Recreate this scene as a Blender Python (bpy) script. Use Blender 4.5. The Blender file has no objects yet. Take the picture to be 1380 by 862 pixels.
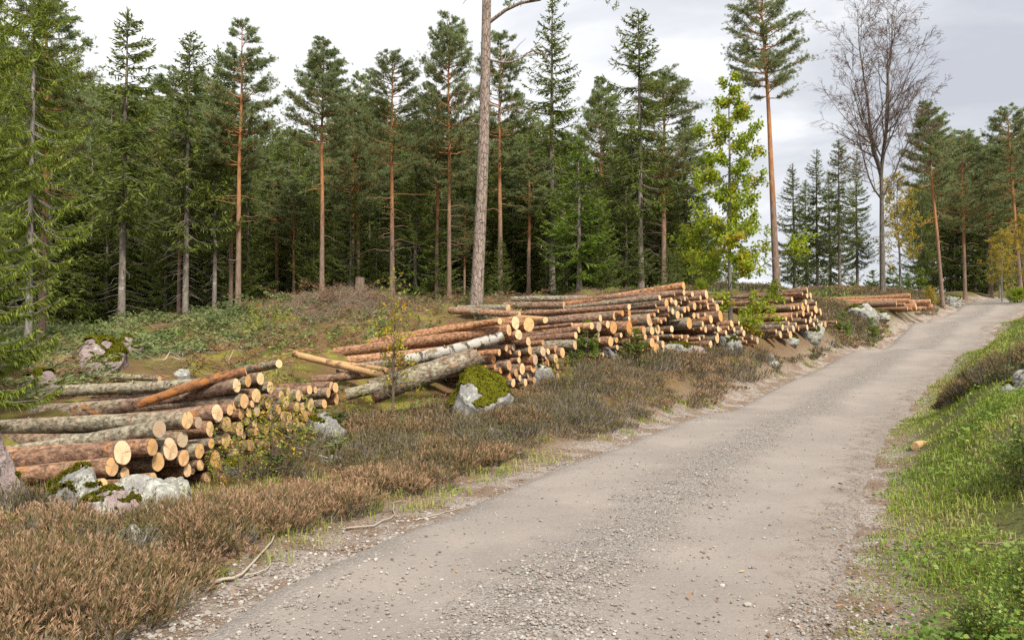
import bpy, bmesh, math, random
import numpy as np
from mathutils import Vector, Matrix

random.seed(7)
rng = np.random.default_rng(11)
SC = bpy.context.scene
COL = SC.collection
R_ = math.radians

# ------------------------------------------------------------------ helpers
def link(o, parent=None):
    COL.objects.link(o)
    if parent is not None:
        o.parent = parent
    return o

def tag(o, label=None, cat=None, group=None, kind=None):
    if label: o['label'] = label
    if cat: o['category'] = cat
    if group: o['group'] = group
    if kind: o['kind'] = kind
    return o

def empty(name, loc, rz=0.0, scale=1.0):
    o = bpy.data.objects.new(name, None)
    o.empty_display_size = 0.2
    o.location = loc
    o.rotation_euler = (0, 0, rz)
    o.scale = (scale,) * 3
    return link(o)

class MB:
    """collects vertices, faces and point attributes; build_mesh makes one mesh"""
    def __init__(self):
        self.V = []; self.F = []; self.A = {}; self.n = 0; self.M = []
    def add(self, V, faces, mat=0, **attrs):
        V = np.asarray(V, float).reshape(-1, 3)
        if len(V) == 0: return
        self.V.append(V)
        for f in (faces if isinstance(faces, list) else [faces]):
            f = np.asarray(f, np.int64)
            self.F.append(f + self.n); self.M.append(np.full(len(f), mat, np.int32))
        for k, a in attrs.items():
            a = np.broadcast_to(np.asarray(a, float), (len(V),))
            self.A.setdefault(k, []).append((self.n, a))
        self.n += len(V)
    def mesh(self, name, mats, smooth=False):
        me = bpy.data.meshes.new(name)
        V = np.concatenate(self.V)
        me.vertices.add(len(V)); me.vertices.foreach_set('co', V.astype(np.float32).ravel())
        starts = []; idx = []; s = 0
        for f in self.F:
            k = f.shape[1]
            starts.append(s + np.arange(len(f)) * k); s += f.size; idx.append(f.ravel())
        me.loops.add(s); me.loops.foreach_set('vertex_index', np.concatenate(idx).astype(np.int32))
        st = np.concatenate(starts).astype(np.int32)
        me.polygons.add(len(st)); me.polygons.foreach_set('loop_start', st)
        me.polygons.foreach_set('material_index', np.concatenate(self.M).astype(np.int32))
        me.polygons.foreach_set('use_smooth', np.full(len(st), bool(smooth)))
        for k, parts in self.A.items():
            arr = np.zeros(len(V), np.float32)
            for n0, a in parts: arr[n0:n0 + len(a)] = a
            at = me.attributes.new(k, 'FLOAT', 'POINT'); at.data.foreach_set('value', arr)
        for m in (mats if isinstance(mats, (list, tuple)) else [mats]): me.materials.append(m)
        me.update(calc_edges=True)
        return me
    def build(self, name, mats, parent=None, smooth=False):
        return link(bpy.data.objects.new(name, self.mesh(name, mats, smooth)), parent)

def nrm(v):
    return v / np.maximum(np.linalg.norm(v, axis=-1, keepdims=True), 1e-9)

def tubes(P, Rr, sides=6, cap=False):
    """P (n,k,3) centre lines, Rr (n,k) radii -> verts, quads"""
    P = np.asarray(P, float); Rr = np.asarray(Rr, float)
    if P.ndim == 2: P = P[None]; Rr = Rr[None]
    n, k, _ = P.shape
    T = np.gradient(P, axis=1); T = nrm(T)
    mean = nrm(P[:, -1] - P[:, 0])
    ref = np.where(np.abs(mean[:, 2:3]) > 0.8, np.array([[1., 0, 0]]), np.array([[0, 0, 1.]]))
    ref = np.repeat(ref[:, None], k, 1)
    a = nrm(np.cross(T, ref)); b = np.cross(T, a)
    th = np.arange(sides) / sides * 2 * np.pi
    V = P[:, :, None] + Rr[:, :, None, None] * (np.cos(th)[None, None, :, None] * a[:, :, None] + np.sin(th)[None, None, :, None] * b[:, :, None])
    V = V.reshape(-1, 3)
    i = np.arange(n)[:, None, None] * k * sides; j = np.arange(k - 1)[None, :, None] * sides; t = np.arange(sides)[None, None]
    t2 = (t + 1) % sides
    Q = np.stack([i + j + t, i + j + t2, i + j + sides + t2, i + j + sides + t], -1).reshape(-1, 4)
    return V, Q

def sprays(B, D, W, mid=0.35, base=0.25):
    """diamond leaf quads: base B, direction (with length) D, half-width vector W"""
    n = len(B)
    V = np.stack([B - W * base, B + D * mid + W, B + D, B + D * mid - W], 1).reshape(-1, 3)
    Q = np.arange(n * 4).reshape(n, 4)
    return V, Q

_tab = np.random.default_rng(5).random(65536)
def _h(ix, iy, iz):
    return _tab[(ix * 73856093 ^ iy * 19349663 ^ iz * 83492791) & 65535]
def vnoise(x, y, z=0.0):
    x, y, z = np.broadcast_arrays(np.asarray(x, float), np.asarray(y, float), np.asarray(z, float))
    ix, iy, iz = (np.floor(q).astype(np.int64) for q in (x, y, z))
    fx, fy, fz = x - ix, y - iy, z - iz
    fx, fy, fz = (q * q * (3 - 2 * q) for q in (fx, fy, fz))
    r = 0
    for dx in (0, 1):
        for dy in (0, 1):
            for dz in (0, 1):
                w = (fx if dx else 1 - fx) * (fy if dy else 1 - fy) * (fz if dz else 1 - fz)
                r = r + w * _h(ix + dx, iy + dy, iz + dz)
    return r * 2 - 1
def fbm(x, y, z=0.0, oct=4):
    a, r, f = 1.0, 0, 1.0
    for i in range(oct):
        r = r + a * vnoise(np.asarray(x) * f + 17.3 * i, np.asarray(y) * f + 5.1 * i, np.asarray(z) * f + 9.7 * i); a *= .5; f *= 2.03
    return r
def sstep(a, b, x):
    t = np.clip((x - a) / (b - a), 0, 1); return t * t * (3 - 2 * t)

# ------------------------------------------------------------------ camera
FPX = 1074.0; HOR = 468.0
PITCH = math.atan((HOR - 431) / FPX)
CAM = np.array([0., 0., 1.6])
cd = bpy.data.cameras.new('camera'); cam = link(bpy.data.objects.new('camera', cd))
cam.location = CAM; cam.rotation_euler = (math.pi / 2 + PITCH, 0, 0)
cd.sensor_width = 36; cd.lens = 36 * FPX / 1380; cd.clip_end = 2000; cd.clip_start = 0.05
SC.camera = cam
_F = np.array([0, math.cos(PITCH), math.sin(PITCH)]); _U = np.array([0, -math.sin(PITCH), math.cos(PITCH)]); _R = np.array([1., 0, 0])
def ray(px, py):
    return _F + _R * (px - 690) / FPX + _U * (431 - py) / FPX
def at(px, py, d):
    return CAM + ray(px, py) * d
def project(P):
    q = np.asarray(P) - CAM
    d = q @ _F
    return 690 + FPX * (q @ _R) / d, 431 - FPX * (q @ _U) / d, d

# ------------------------------------------------------------------ terrain
ROAD_PX = [(695, 862, 4.5), (872, 700, 7.2), (1000, 600, 11.5), (1085, 550, 16.1), (1183, 500, 24), (1280, 450, 36), (1328, 420, 48), (1354, 403, 58)]
rp = [at(*p) for p in ROAD_PX]
rp = [np.array([-1.2, -14, 0.0]), np.array([-.9, -5, 0.]), np.array([-.45, 1., 0.0])] + rp + [rp[-1] + np.array([9, 8, .15]), rp[-1] + np.array([22, 15, -1.2]), rp[-1] + np.array([60, 30, -4])]
rp = np.array(rp)
def catmull(P, m=60):
    out = []
    Q = np.vstack([2 * P[0] - P[1], P, 2 * P[-1] - P[-2]])
    for i in range(1, len(Q) - 2):
        t = np.linspace(0, 1, m, endpoint=False)[:, None]
        p0, p1, p2, p3 = Q[i - 1:i + 3]
        out.append(.5 * ((2 * p1) + (-p0 + p2) * t + (2 * p0 - 5 * p1 + 4 * p2 - p3) * t ** 2 + (-p0 + 3 * p1 - 3 * p2 + p3) * t ** 3))
    return np.vstack(out)
RC = catmull(rp)
# smooth and resample by arc length
for _ in range(30):
    RC[1:-1] = .25 * RC[:-2] + .5 * RC[1:-1] + .25 * RC[2:]
_s = np.r_[0, np.cumsum(np.linalg.norm(np.diff(RC[:, :2], axis=0), axis=1))]
_sn = np.arange(0, _s[-1], .15)
RC = np.stack([np.interp(_sn, _s, RC[:, i]) for i in range(3)], 1)
RT = nrm(np.gradient(RC[:, :2], axis=0)); RN = np.stack([RT[:, 1], -RT[:, 0]], 1)   # right-hand normal
def road_sd(x, y):
    """signed distance to the road's centre line (right positive) and index"""
    x = np.asarray(x, float).ravel(); y = np.asarray(y, float).ravel()
    sd = np.empty(len(x)); ii = np.empty(len(x), int)
    sub = RC[::3]
    for a in range(0, len(x), 20000):
        dx = x[a:a + 20000, None] - sub[None, :, 0]; dy = y[a:a + 20000, None] - sub[None, :, 1]
        k = np.argmin(dx * dx + dy * dy, 1) * 3
        k = np.minimum(k, len(RC) - 1)
        vx = x[a:a + 20000] - RC[k, 0]; vy = y[a:a + 20000] - RC[k, 1]
        s = vx * RN[k, 0] + vy * RN[k, 1]; t = vx * RT[k, 0] + vy * RT[k, 1]
        sd[a:a + 20000] = np.sign(s) * np.hypot(s, t * .9); ii[a:a + 20000] = k
    return sd, ii
HW = 1.75   # half width of the road

GC = [  # ground seen in the photograph: px, py, distance
 (150, 665, 7.4), (60, 700, 6.6), (300, 642, 9.5), (430, 592, 12.3), (330, 705, 7.0), (200, 765, 5.6), (60, 810, 4.9), (480, 655, 8.8),
 (560, 600, 11.5), (640, 560, 13.2), (700, 525, 15), (765, 492, 16.6), (810, 487, 18), (900, 480, 20), (1000, 470, 23), (1060, 460, 26), (1130, 447, 29.5),
 (1210, 421, 38), (1260, 419, 41), (1150, 450, 31), (60, 522, 11.5), (130, 497, 13.5), (40, 468, 18), (160, 447, 26), (250, 436, 27), (320, 432, 27),
 (432, 403, 28), (470, 399, 25), (430, 450, 20), (440, 482, 16.5), (350, 470, 18), (300, 492, 15), (528, 404, 28), (590, 416, 26), (640, 414, 22.5), (605, 412, 30),
 (672, 405, 32), (745, 396, 34), (865, 393, 33), (600, 442, 21), (560, 480, 17), (985, 425, 26), (1048, 390, 34), (1100, 394, 48), (1190, 395, 48), (1270, 400, 52), (1300, 392, 62), (1370, 389, 72),
 (960, 395, 36), (220, 560, 10.5), (20, 600, 8.8),
 (1165, 800, 4.9), (1205, 600, 11), (1240, 550, 15.5), (1300, 700, 7), (1380, 560, 9.2), (1375, 640, 7.6), (1378, 470, 14.5), (1378, 438, 23), (1330, 500, 17), (1375, 424, 36), (1375, 860, 4.2), (1340, 465, 27), (930, 530, 17.5), (1060, 495, 23), (1180, 452, 33), (820, 560, 14)]
pts = [at(*p) for p in GC]
pts += list(RC[::40][:44])
pts += [np.array(p, float) for p in [(-6, -5, 0), (6, -5, .2), (-30, -30, 0), (30, -30, .5), (-60, 0, 1), (60, 0, 3), (-25, 10, 1.2), (22, 12, 3.0), (-60, 60, 3.5), (0, 75, 3.2),
        (-25, 40, 3.0), (0, 50, 3.6), (25, 70, 3.4), (60, 100, 3), (-100, 150, 3), (100, 150, 3), (30, 100, 2.8), (-12, 5, .6), (12, 6, 1.6), (-150, -100, 0), (150, -100, 1), (40, 40, 4.8), (-40, 25, 2.2)]]
pts = np.array(pts)
def _phi(r2): return np.where(r2 > 1e-12, .5 * r2 * np.log(np.maximum(r2, 1e-12)), 0)
def tps_fit(P, lam):
    n = len(P); X = P[:, :2] / 10
    r2 = ((X[:, None] - X[None]) ** 2).sum(-1)
    A = np.zeros((n + 3, n + 3)); A[:n, :n] = _phi(r2) + lam * np.eye(n); A[:n, n] = 1; A[:n, n + 1:] = X; A[n, :n] = 1; A[n + 1:, :n] = X.T
    w = np.linalg.solve(A, np.r_[P[:, 2], 0, 0, 0]); return X, w
_X, _w = tps_fit(pts, .012)
def tps(x, y):
    x = np.asarray(x, float).ravel() / 10; y = np.asarray(y, float).ravel() / 10
    out = np.empty(len(x)); n = len(_X)
    for a in range(0, len(x), 20000):
        r2 = (x[a:a + 20000, None] - _X[None, :, 0]) ** 2 + (y[a:a + 20000, None] - _X[None, :, 1]) ** 2
        out[a:a + 20000] = _phi(r2) @ _w[:n] + _w[n] + x[a:a + 20000] * _w[n + 1] + y[a:a + 20000] * _w[n + 2]
    return out
RZ = tps(RC[:, 0], RC[:, 1])
for _ in range(40): RZ[1:-1] = .25 * RZ[:-2] + .5 * RZ[1:-1] + .25 * RZ[2:]
def ground_exact(x, y):
    sh = np.shape(x); x = np.ravel(x); y = np.ravel(y)
    rr = np.hypot(x, y)
    z = tps(np.clip(x, -110, 110), np.clip(y, -60, 150))
    far = sstep(80, 160, rr); z = z * (1 - far) + 2.0 * far
    sd, k = road_sd(x, y); ad = np.abs(sd)
    off = sstep(HW - .1, HW + 2.2, ad)
    bump = fbm(x * .9, y * .9, 0, 3) * .07 + fbm(x * .22, y * .22, 3, 2) * .10 + fbm(x * 4, y * 4, 7, 2) * .018
    rz = RZ[k] - .035
    bl = sstep(HW + .1, HW + 1.5, ad)
    rough = sstep(4.5, 6.5, -sd) * sstep(45, 30, rr) * (y > 9)
    bump = bump + rough * (.16 * fbm(x * 1.1, y * 1.1, 13, 3))
    z = rz * (1 - bl) + z * bl + bump * (.12 + .88 * off)
    # ditch-free verge: sink below the road ribbon
    z -= .07 * (1 - sstep(HW - .35, HW + .05, ad))
    return z.reshape(sh)
def axis_grid(lo, hi, a, b, fine):
    core = np.arange(a, b, fine)
    def ext(end, s):
        out = []; p = b if s > 0 else a; st = fine
        while abs(p) < abs(end) if s > 0 else p > end:
            st *= 1.13; p += s * st; out.append(p)
        return out
    return np.array(sorted(ext(lo, -1)) + list(core) + ext(hi, 1))
GX = axis_grid(-420, 420, -13, 30, .14); GY = axis_grid(-60, 520, 2.2, 44, .14)
gx, gy = np.meshgrid(GX, GY, indexing='ij')
GZ = ground_exact(gx, gy)
def gz(x, y):
    x = np.asarray(x, float); y = np.asarray(y, float)
    i = np.clip(np.searchsorted(GX, x) - 1, 0, len(GX) - 2); j = np.clip(np.searchsorted(GY, y) - 1, 0, len(GY) - 2)
    fx = np.clip((x - GX[i]) / (GX[i + 1] - GX[i]), 0, 1); fy = np.clip((y - GY[j]) / (GY[j + 1] - GY[j]), 0, 1)
    return (GZ[i, j] * (1 - fx) + GZ[i + 1, j] * fx) * (1 - fy) + (GZ[i, j + 1] * (1 - fx) + GZ[i + 1, j + 1] * fx) * fy
def hit(px, py, dmax=120):
    """where the ray through a pixel meets the ground"""
    d = np.r_[np.arange(2.5, 40, .05), np.arange(40, dmax, .2)]
    P = CAM + ray(px, py)[None] * d[:, None]
    below = P[:, 2] < gz(P[:, 0], P[:, 1])
    k = np.argmax(below) if below.any() else len(d) - 1
    return P[k], d[k]
def on(px, d):
    """ground point under image column px at distance d"""
    P = at(px, HOR, d); P[2] = float(gz(P[0], P[1])); return P

# ------------------------------------------------------------------ materials
def mat(name):
    m = bpy.data.materials.new(name); m.use_nodes = True
    nt = m.node_tree; nt.nodes.clear()
    return m, nt, lambda t, **k: _node(nt, t, k)
def _node(nt, t, kw):
    n = nt.nodes.new('ShaderNode' + t)
    for k, v in kw.items():
        if k.startswith('i_'):
            key = k[2:]; key = int(key) if key.isdigit() else key.replace('_', ' ')
            n.inputs[key].default_value = v
        else: setattr(n, k, v)
    return n
def L(nt, a, b): nt.links.new(a, b)
def ramp(nt, fac, stops, interp='LINEAR'):
    r = nt.nodes.new('ShaderNodeValToRGB'); r.color_ramp.interpolation = interp
    e = r.color_ramp.elements
    while len(e) < len(stops): e.new(.5)
    for x, (p, c) in zip(e, stops):
        x.position = p; x.color = (*c, 1) if len(c) == 3 else c
    L(nt, fac, r.inputs[0]); return r.outputs[0]
def mixc(nt, fac, a, b, mode='MIX'):
    n = nt.nodes.new('ShaderNodeMix'); n.data_type = 'RGBA'; n.blend_type = mode
    for i, v in ((0, fac), (6, a), (7, b)):
        if hasattr(v, 'is_linked') or hasattr(v, 'links'): L(nt, v, n.inputs[i])
        else: n.inputs[i].default_value = v if i == 0 else ((*v, 1) if len(v) == 3 else v)
    return n.outputs[2]
def mth(nt, op, a, b=None, c=None, clamp=False):
    n = nt.nodes.new('ShaderNodeMath'); n.operation = op; n.use_clamp = clamp
    for i, v in enumerate((a, b, c)):
        if v is None: continue
        if hasattr(v, 'links'): L(nt, v, n.inputs[i])
        else: n.inputs[i].default_value = v
    return n.outputs[0]
def mrange(nt, v, a, b, c=0., d=1.):
    n = nt.nodes.new('ShaderNodeMapRange'); n.interpolation_type = 'SMOOTHSTEP'
    L(nt, v, n.inputs[0])
    for i, q in enumerate((a, b, c, d)): n.inputs[i + 1].default_value = q
    return n.outputs[0]
def noise(nt, vec, scale, detail=4, rough=.55, dist=0.0):
    n = nt.nodes.new('ShaderNodeTexNoise')
    n.inputs['Scale'].default_value = scale; n.inputs['Detail'].default_value = detail; n.inputs['Roughness'].default_value = rough; n.inputs['Distortion'].default_value = dist
    if vec is not None: L(nt, vec, n.inputs['Vector'])
    return n.outputs[0]
def attr(nt, name):
    n = nt.nodes.new('ShaderNodeAttribute'); n.attribute_name = name; return n.outputs['Fac']
def pbsdf(nt, color, rough=.9, spec=.2, bump=None, bstr=.5, bdist=.02):
    p = nt.nodes.new('ShaderNodeBsdfPrincipled')
    if hasattr(color, 'links'): L(nt, color, p.inputs['Base Color'])
    else: p.inputs['Base Color'].default_value = (*color, 1)
    if hasattr(rough, 'links'): L(nt, rough, p.inputs['Roughness'])
    else: p.inputs['Roughness'].default_value = rough
    p.inputs['Specular IOR Level'].default_value = spec
    if bump is not None:
        b = nt.nodes.new('ShaderNodeBump'); b.inputs['Strength'].default_value = bstr; b.inputs['Distance'].default_value = bdist
        L(nt, bump, b.inputs['Height']); L(nt, b.outputs[0], p.inputs['Normal'])
    return p.outputs[0]
def out(nt, sh):
    o = nt.nodes.new('ShaderNodeOutputMaterial'); L(nt, sh, o.inputs[0])

def foliage_mat(name, stops, transl=.3, rough=.55, hue=.06, spec=.25):
    """leaf colour from the per-leaf value v, with a little change from plant to plant"""
    m, nt, N = mat(name)
    v = attr(nt, 'v')
    oi = nt.nodes.new('ShaderNodeObjectInfo')
    v2 = mth(nt, 'ADD', v, mth(nt, 'MULTIPLY_ADD', oi.outputs['Random'], hue * 2, -hue))
    c = ramp(nt, v2, stops)
    p = pbsdf(nt, c, rough, spec)
    t = nt.nodes.new('ShaderNodeBsdfTranslucent'); L(nt, c, t.inputs[0])
    mx = nt.nodes.new('ShaderNodeMixShader'); mx.inputs[0].default_value = transl
    L(nt, p, mx.inputs[1]); L(nt, t.outputs[0], mx.inputs[2]); out(nt, mx.outputs[0])
    return m
M = {}
M['spruce'] = foliage_mat('spruce_needles', [(0, (.065, .095, .017)), (.45, (.155, .20, .033)), (.8, (.255, .285, .055)), (1, (.33, .32, .11))], .4)
M['old_spruce'] = foliage_mat('lichen_spruce_needles', [(0, (.09, .13, .016)), (.45, (.20, .255, .03)), (.8, (.30, .32, .055)), (1, (.38, .34, .16))], .4)
M['young_spruce'] = foliage_mat('young_spruce_needles', [(0, (.08, .13, .016)), (.5, (.18, .27, .03)), (1, (.28, .34, .06))], .4)
M['pine'] = foliage_mat('pine_needles', [(0, (.125, .175, .075)), (.45, (.23, .295, .13)), (.8, (.315, .36, .15)), (1, (.39, .39, .15))], .4)
M['leaf'] = foliage_mat('broad_leaves', [(0, (.14, .23, .02)), (.5, (.30, .385, .03)), (.85, (.45, .46, .04)), (1, (.52, .34, .03))], .5, .45)
M['birch_leaf'] = foliage_mat('birch_leaves', [(0, (.12, .2, .03)), (.5, (.28, .33, .04)), (.75, (.48, .4, .03)), (1, (.6, .3, .02))], .45, .45)
M['yellow_leaf'] = foliage_mat('autumn_leaves', [(0, (.28, .24, .03)), (.6, (.48, .37, .05)), (1, (.55, .33, .05))], .45, .5)
M['twig_leaf'] = foliage_mat('sparse_brown_leaves', [(0, (.16, .11, .06)), (1, (.3, .2, .1))], .3, .6)
M['heather'] = foliage_mat('heather', [(0, (.10, .085, .065)), (.12, (.25, .215, .175)), (.26, (.14, .12, .06)), (.45, (.125, .125, .032)), (.7, (.21, .136, .07)), (1, (.42, .268, .165))], .15, .8, .0, .1)
M['grass'] = foliage_mat('grass_blades', [(0, (.12, .185, .022)), (.45, (.24, .33, .038)), (.75, (.34, .35, .08)), (1, (.44, .36, .19))], .35, .5, 0)
M['weed'] = foliage_mat('weed_leaves', [(0, (.06, .125, .02)), (.6, (.17, .26, .04)), (.9, (.28, .33, .07)), (1, (.45, .38, .06))], .3, .45, 0)
M['slash_green'] = foliage_mat('cut_branch_needles', [(0, (.07, .10, .03)), (.5, (.175, .215, .08)), (1, (.29, .29, .12))], .2, .6, 0)
M['litter'] = foliage_mat('dead_leaves', [(0, (.09, .05, .03)), (.5, (.24, .13, .07)), (.8, (.38, .22, .11)), (1, (.55, .36, .1))], .1, .7, 0)
M['stone_chips'] = foliage_mat('stone_chips', [(0, (.16, .135, .115)), (.5, (.31, .275, .24)), (1, (.50, .46, .42))], 0, .85, 0)
M['twig_brown'] = foliage_mat('birch_twigs', [(0, (.085, .052, .038)), (1, (.19, .12, .085))], 0, .85, 0)
M['dead_twig'] = foliage_mat('dead_twigs', [(0, (.11, .08, .055)), (.6, (.27, .2, .14)), (1, (.46, .40, .33))], 0, .85, 0)

def bark_mat(name, lo, hi, patch=None, scale=14, zgrad=None, stretch=.25):
    m, nt, N = mat(name)
    tc = nt.nodes.new('ShaderNodeTexCoord'); mp = nt.nodes.new('ShaderNodeMapping'); mp.inputs['Scale'].default_value = (1, 1, stretch)
    L(nt, tc.outputs['Object'], mp.inputs[0])
    n1 = noise(nt, mp.outputs[0], scale, 5, .65)
    c = ramp(nt, n1, [(.3, lo), (.7, hi)])
    if zgrad:
        sx = nt.nodes.new('ShaderNodeSeparateXYZ'); L(nt, tc.outputs['Generated'], sx.inputs[0])
        n2 = noise(nt, mp.outputs[0], 2.5, 3)
        zz = mth(nt, 'ADD', sx.outputs[2], mth(nt, 'MULTIPLY_ADD', n2, .3, -.15))
        c2 = ramp(nt, n1, [(.3, zgrad[2]), (.7, zgrad[3])])
        c = mixc(nt, mrange(nt, zz, zgrad[0], zgrad[1]), c, c2)
    if patch:
        n3 = noise(nt, tc.outputs['Object'], 5, 4, .6)
        c = mixc(nt, mrange(nt, n3, patch[0], patch[0] + .08), c, patch[1])
    if 'old' in name:
        mv = nt.nodes.new('ShaderNodeMapping'); mv.inputs['Scale'].default_value = (1, 1, .35); L(nt, tc.outputs['Object'], mv.inputs[0])
        vv = nt.nodes.new('ShaderNodeTexVoronoi'); vv.feature = 'DISTANCE_TO_EDGE'; vv.inputs['Scale'].default_value = 13; L(nt, mv.outputs[0], vv.inputs['Vector'])
        c = mixc(nt, mrange(nt, vv.outputs[0], .10, .0), c, (.07, .05, .04))
    out(nt, pbsdf(nt, c, .92, .1, n1, .6, .02)); return m
M['spruce_bark'] = bark_mat('spruce_bark', (.10, .08, .065), (.27, .235, .2), (.58, (.3, .29, .25)))
M['pine_bark'] = bark_mat('pine_bark', (.11, .075, .055), (.30, .21, .16), None, 12, (.18, .5, (.24, .105, .045), (.48, .235, .11)))
M['big_pine_bark'] = bark_mat('old_pine_bark', (.17, .125, .10), (.40, .325, .28), None, 16, (.62, .8, (.22, .11, .06), (.42, .235, .14)))
M['gray_bark'] = bark_mat('grey_bark', (.10, .09, .075), (.27, .25, .22), (.6, (.32, .31, .28)))
M['dark_bark'] = bark_mat('dark_grey_bark', (.06, .05, .04), (.19, .165, .14), (.62, (.24, .23, .2)))
M['birch_bark'] = bark_mat('birch_bark', (.12, .10, .08), (.42, .39, .35), (.62, (.06, .05, .045)), 9, None, 2.5)
M['brown_bark'] = bark_mat('sapling_bark', (.10, .07, .05), (.24, .18, .14))

# ground
def ground_mat():
    m, nt, N = mat('forest_ground')
    geo = nt.nodes.new('ShaderNodeNewGeometry'); P = geo.outputs['Position']
    rd = attr(nt, 'road_distance'); sl = attr(nt, 'cleared')
    nb = noise(nt, P, .5, 4); nm = noise(nt, P, 2.2, 5, .6); nf = noise(nt, P, 14, 5, .7); nff = noise(nt, P, 60, 3, .7)
    moss = mixc(nt, nf, (.07, .085, .016), (.19, .185, .04))
    soil = mixc(nt, nf, (.06, .042, .028), (.20, .14, .09))
    needle = mixc(nt, nff, (.10, .055, .03), (.27, .165, .09))
    forest = mixc(nt, mrange(nt, nm, .42, .6), soil, moss)
    clear = mixc(nt, mth(nt, 'MULTIPLY', mrange(nt, nm, .40, .58), mth(nt, 'MULTIPLY_ADD', mrange(nt, mth(nt, 'MULTIPLY', rd, -1), 4.2, 6.5), .8, .2)), needle, mixc(nt, mrange(nt, nb, .42, .6), (.13, .10, .035), (.27, .25, .05)))
    c = mixc(nt, sl, forest, clear)
    # verge beside the road: pale grit on the left, brown soil
    vo = nt.nodes.new('ShaderNodeTexVoronoi'); vo.inputs['Scale'].default_value = 45; L(nt, P, vo.inputs['Vector'])
    grit = mixc(nt, vo.outputs['Color'], (.22, .175, .145), (.50, .44, .395))
    dirt = mixc(nt, nf, (.15, .10, .07), (.33, .245, .18))
    verge = mixc(nt, mrange(nt, nm, .42, .58), dirt, grit)
    k = mth(nt, 'ADD', mth(nt, 'ABSOLUTE', rd), mth(nt, 'MULTIPLY_ADD', nm, 1.6, -.8))
    c = mixc(nt, mrange(nt, k, 2.1, 3.1), verge, c)
    # grass verge on the right
    g = mixc(nt, nf, (.05, .065, .02), (.17, .16, .06))
    kg = mth(nt, 'ADD', rd, mth(nt, 'MULTIPLY_ADD', nm, 1.0, -.5))
    kr = mth(nt, 'MULTIPLY', mrange(nt, kg, 1.9, 2.5), mrange(nt, kg, 9, 12, 1, 0))
    c = mixc(nt, kr, c, g)
    h = mth(nt, 'ADD', nf, mth(nt, 'MULTIPLY', nff, .5))
    out(nt, pbsdf(nt, c, .95, .1, h, .9, .06)); return m
M['ground'] = ground_mat()
def road_mat():
    m, nt, N = mat('gravel_road')
    geo = nt.nodes.new('ShaderNodeNewGeometry'); P = geo.outputs['Position']
    u = attr(nt, 'across')     # -1 .. 1 over the width
    nb = noise(nt, P, .7, 4); nm = noise(nt, P, 3.0, 6, .65); nf = noise(nt, P, 26, 6, .75); nff = noise(nt, P, 110, 4, .7)
    uu = mth(nt, 'ADD', u, mth(nt, 'MULTIPLY_ADD', nm, .5, mth(nt, 'MULTIPLY_ADD', nb, .3, -.4)))
    # loose gravel lies in the middle and along the edges, the wheel tracks are packed
    mid = mrange(nt, mth(nt, 'ABSOLUTE', mth(nt, 'ADD', uu, .02)), .05, .42, 1, 0)
    edge = mrange(nt, mth(nt, 'ABSOLUTE', uu), .72, .98)
    loose = mth(nt, 'MAXIMUM', mid, edge)
    packed = mixc(nt, nf, (.16, .138, .12), (.32, .282, .252))
    packed = mixc(nt, mrange(nt, nb, .35, .65), packed, mixc(nt, nf, (.215, .184, .16), (.355, .312, .277)))
    v1 = nt.nodes.new('ShaderNodeTexVoronoi'); v1.inputs['Scale'].default_value = 60; L(nt, P, v1.inputs['Vector'])
    v2 = nt.nodes.new('ShaderNodeTexVoronoi'); v2.inputs['Scale'].default_value = 130; L(nt, P, v2.inputs['Vector'])
    bw = nt.nodes.new('ShaderNodeRGBToBW'); L(nt, v1.outputs['Color'], bw.inputs[0])
    bw2 = nt.nodes.new('ShaderNodeRGBToBW'); L(nt, v2.outputs['Color'], bw2.inputs[0])
    stn = ramp(nt, bw.outputs[0], [(.2, (.10, .085, .074)), (.5, (.215, .19, .17)), (.8, (.40, .37, .34))])
    stn = mixc(nt, .45, stn, ramp(nt, bw2.outputs[0], [(.2, (.12, .10, .086)), (.8, (.40, .36, .33))]))
    sel = mrange(nt, mth(nt, 'ADD', nf, mth(nt, 'MULTIPLY_ADD', loose, .26, mth(nt, 'MULTIPLY_ADD', nm, .8, -.58))), .40, .62)
    c = mixc(nt, sel, packed, stn)
    # brown bits of soil near the right edge and stray dark specks
    br = mth(nt, 'MULTIPLY', mrange(nt, uu, .55, 1.0), mrange(nt, mth(nt, 'MULTIPLY_ADD', nm, .35, mth(nt, 'MULTIPLY', nf, .65)), .44, .58))
    c = mixc(nt, mth(nt, 'MULTIPLY', br, .6), c, (.17, .12, .088))
    c = mixc(nt, mth(nt, 'MULTIPLY', mrange(nt, nff, .62, .70), .6), c, (.10, .075, .06))
    h = mth(nt, 'ADD', mth(nt, 'MULTIPLY', nf, .6), mth(nt, 'MULTIPLY', mth(nt, 'SUBTRACT', 1, v1.outputs['Distance']), mth(nt, 'MULTIPLY_ADD', loose, .8, .15)))
    out(nt, pbsdf(nt, c, .95, .12, h, .8, .02)); return m
M['road'] = road_mat()

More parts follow.
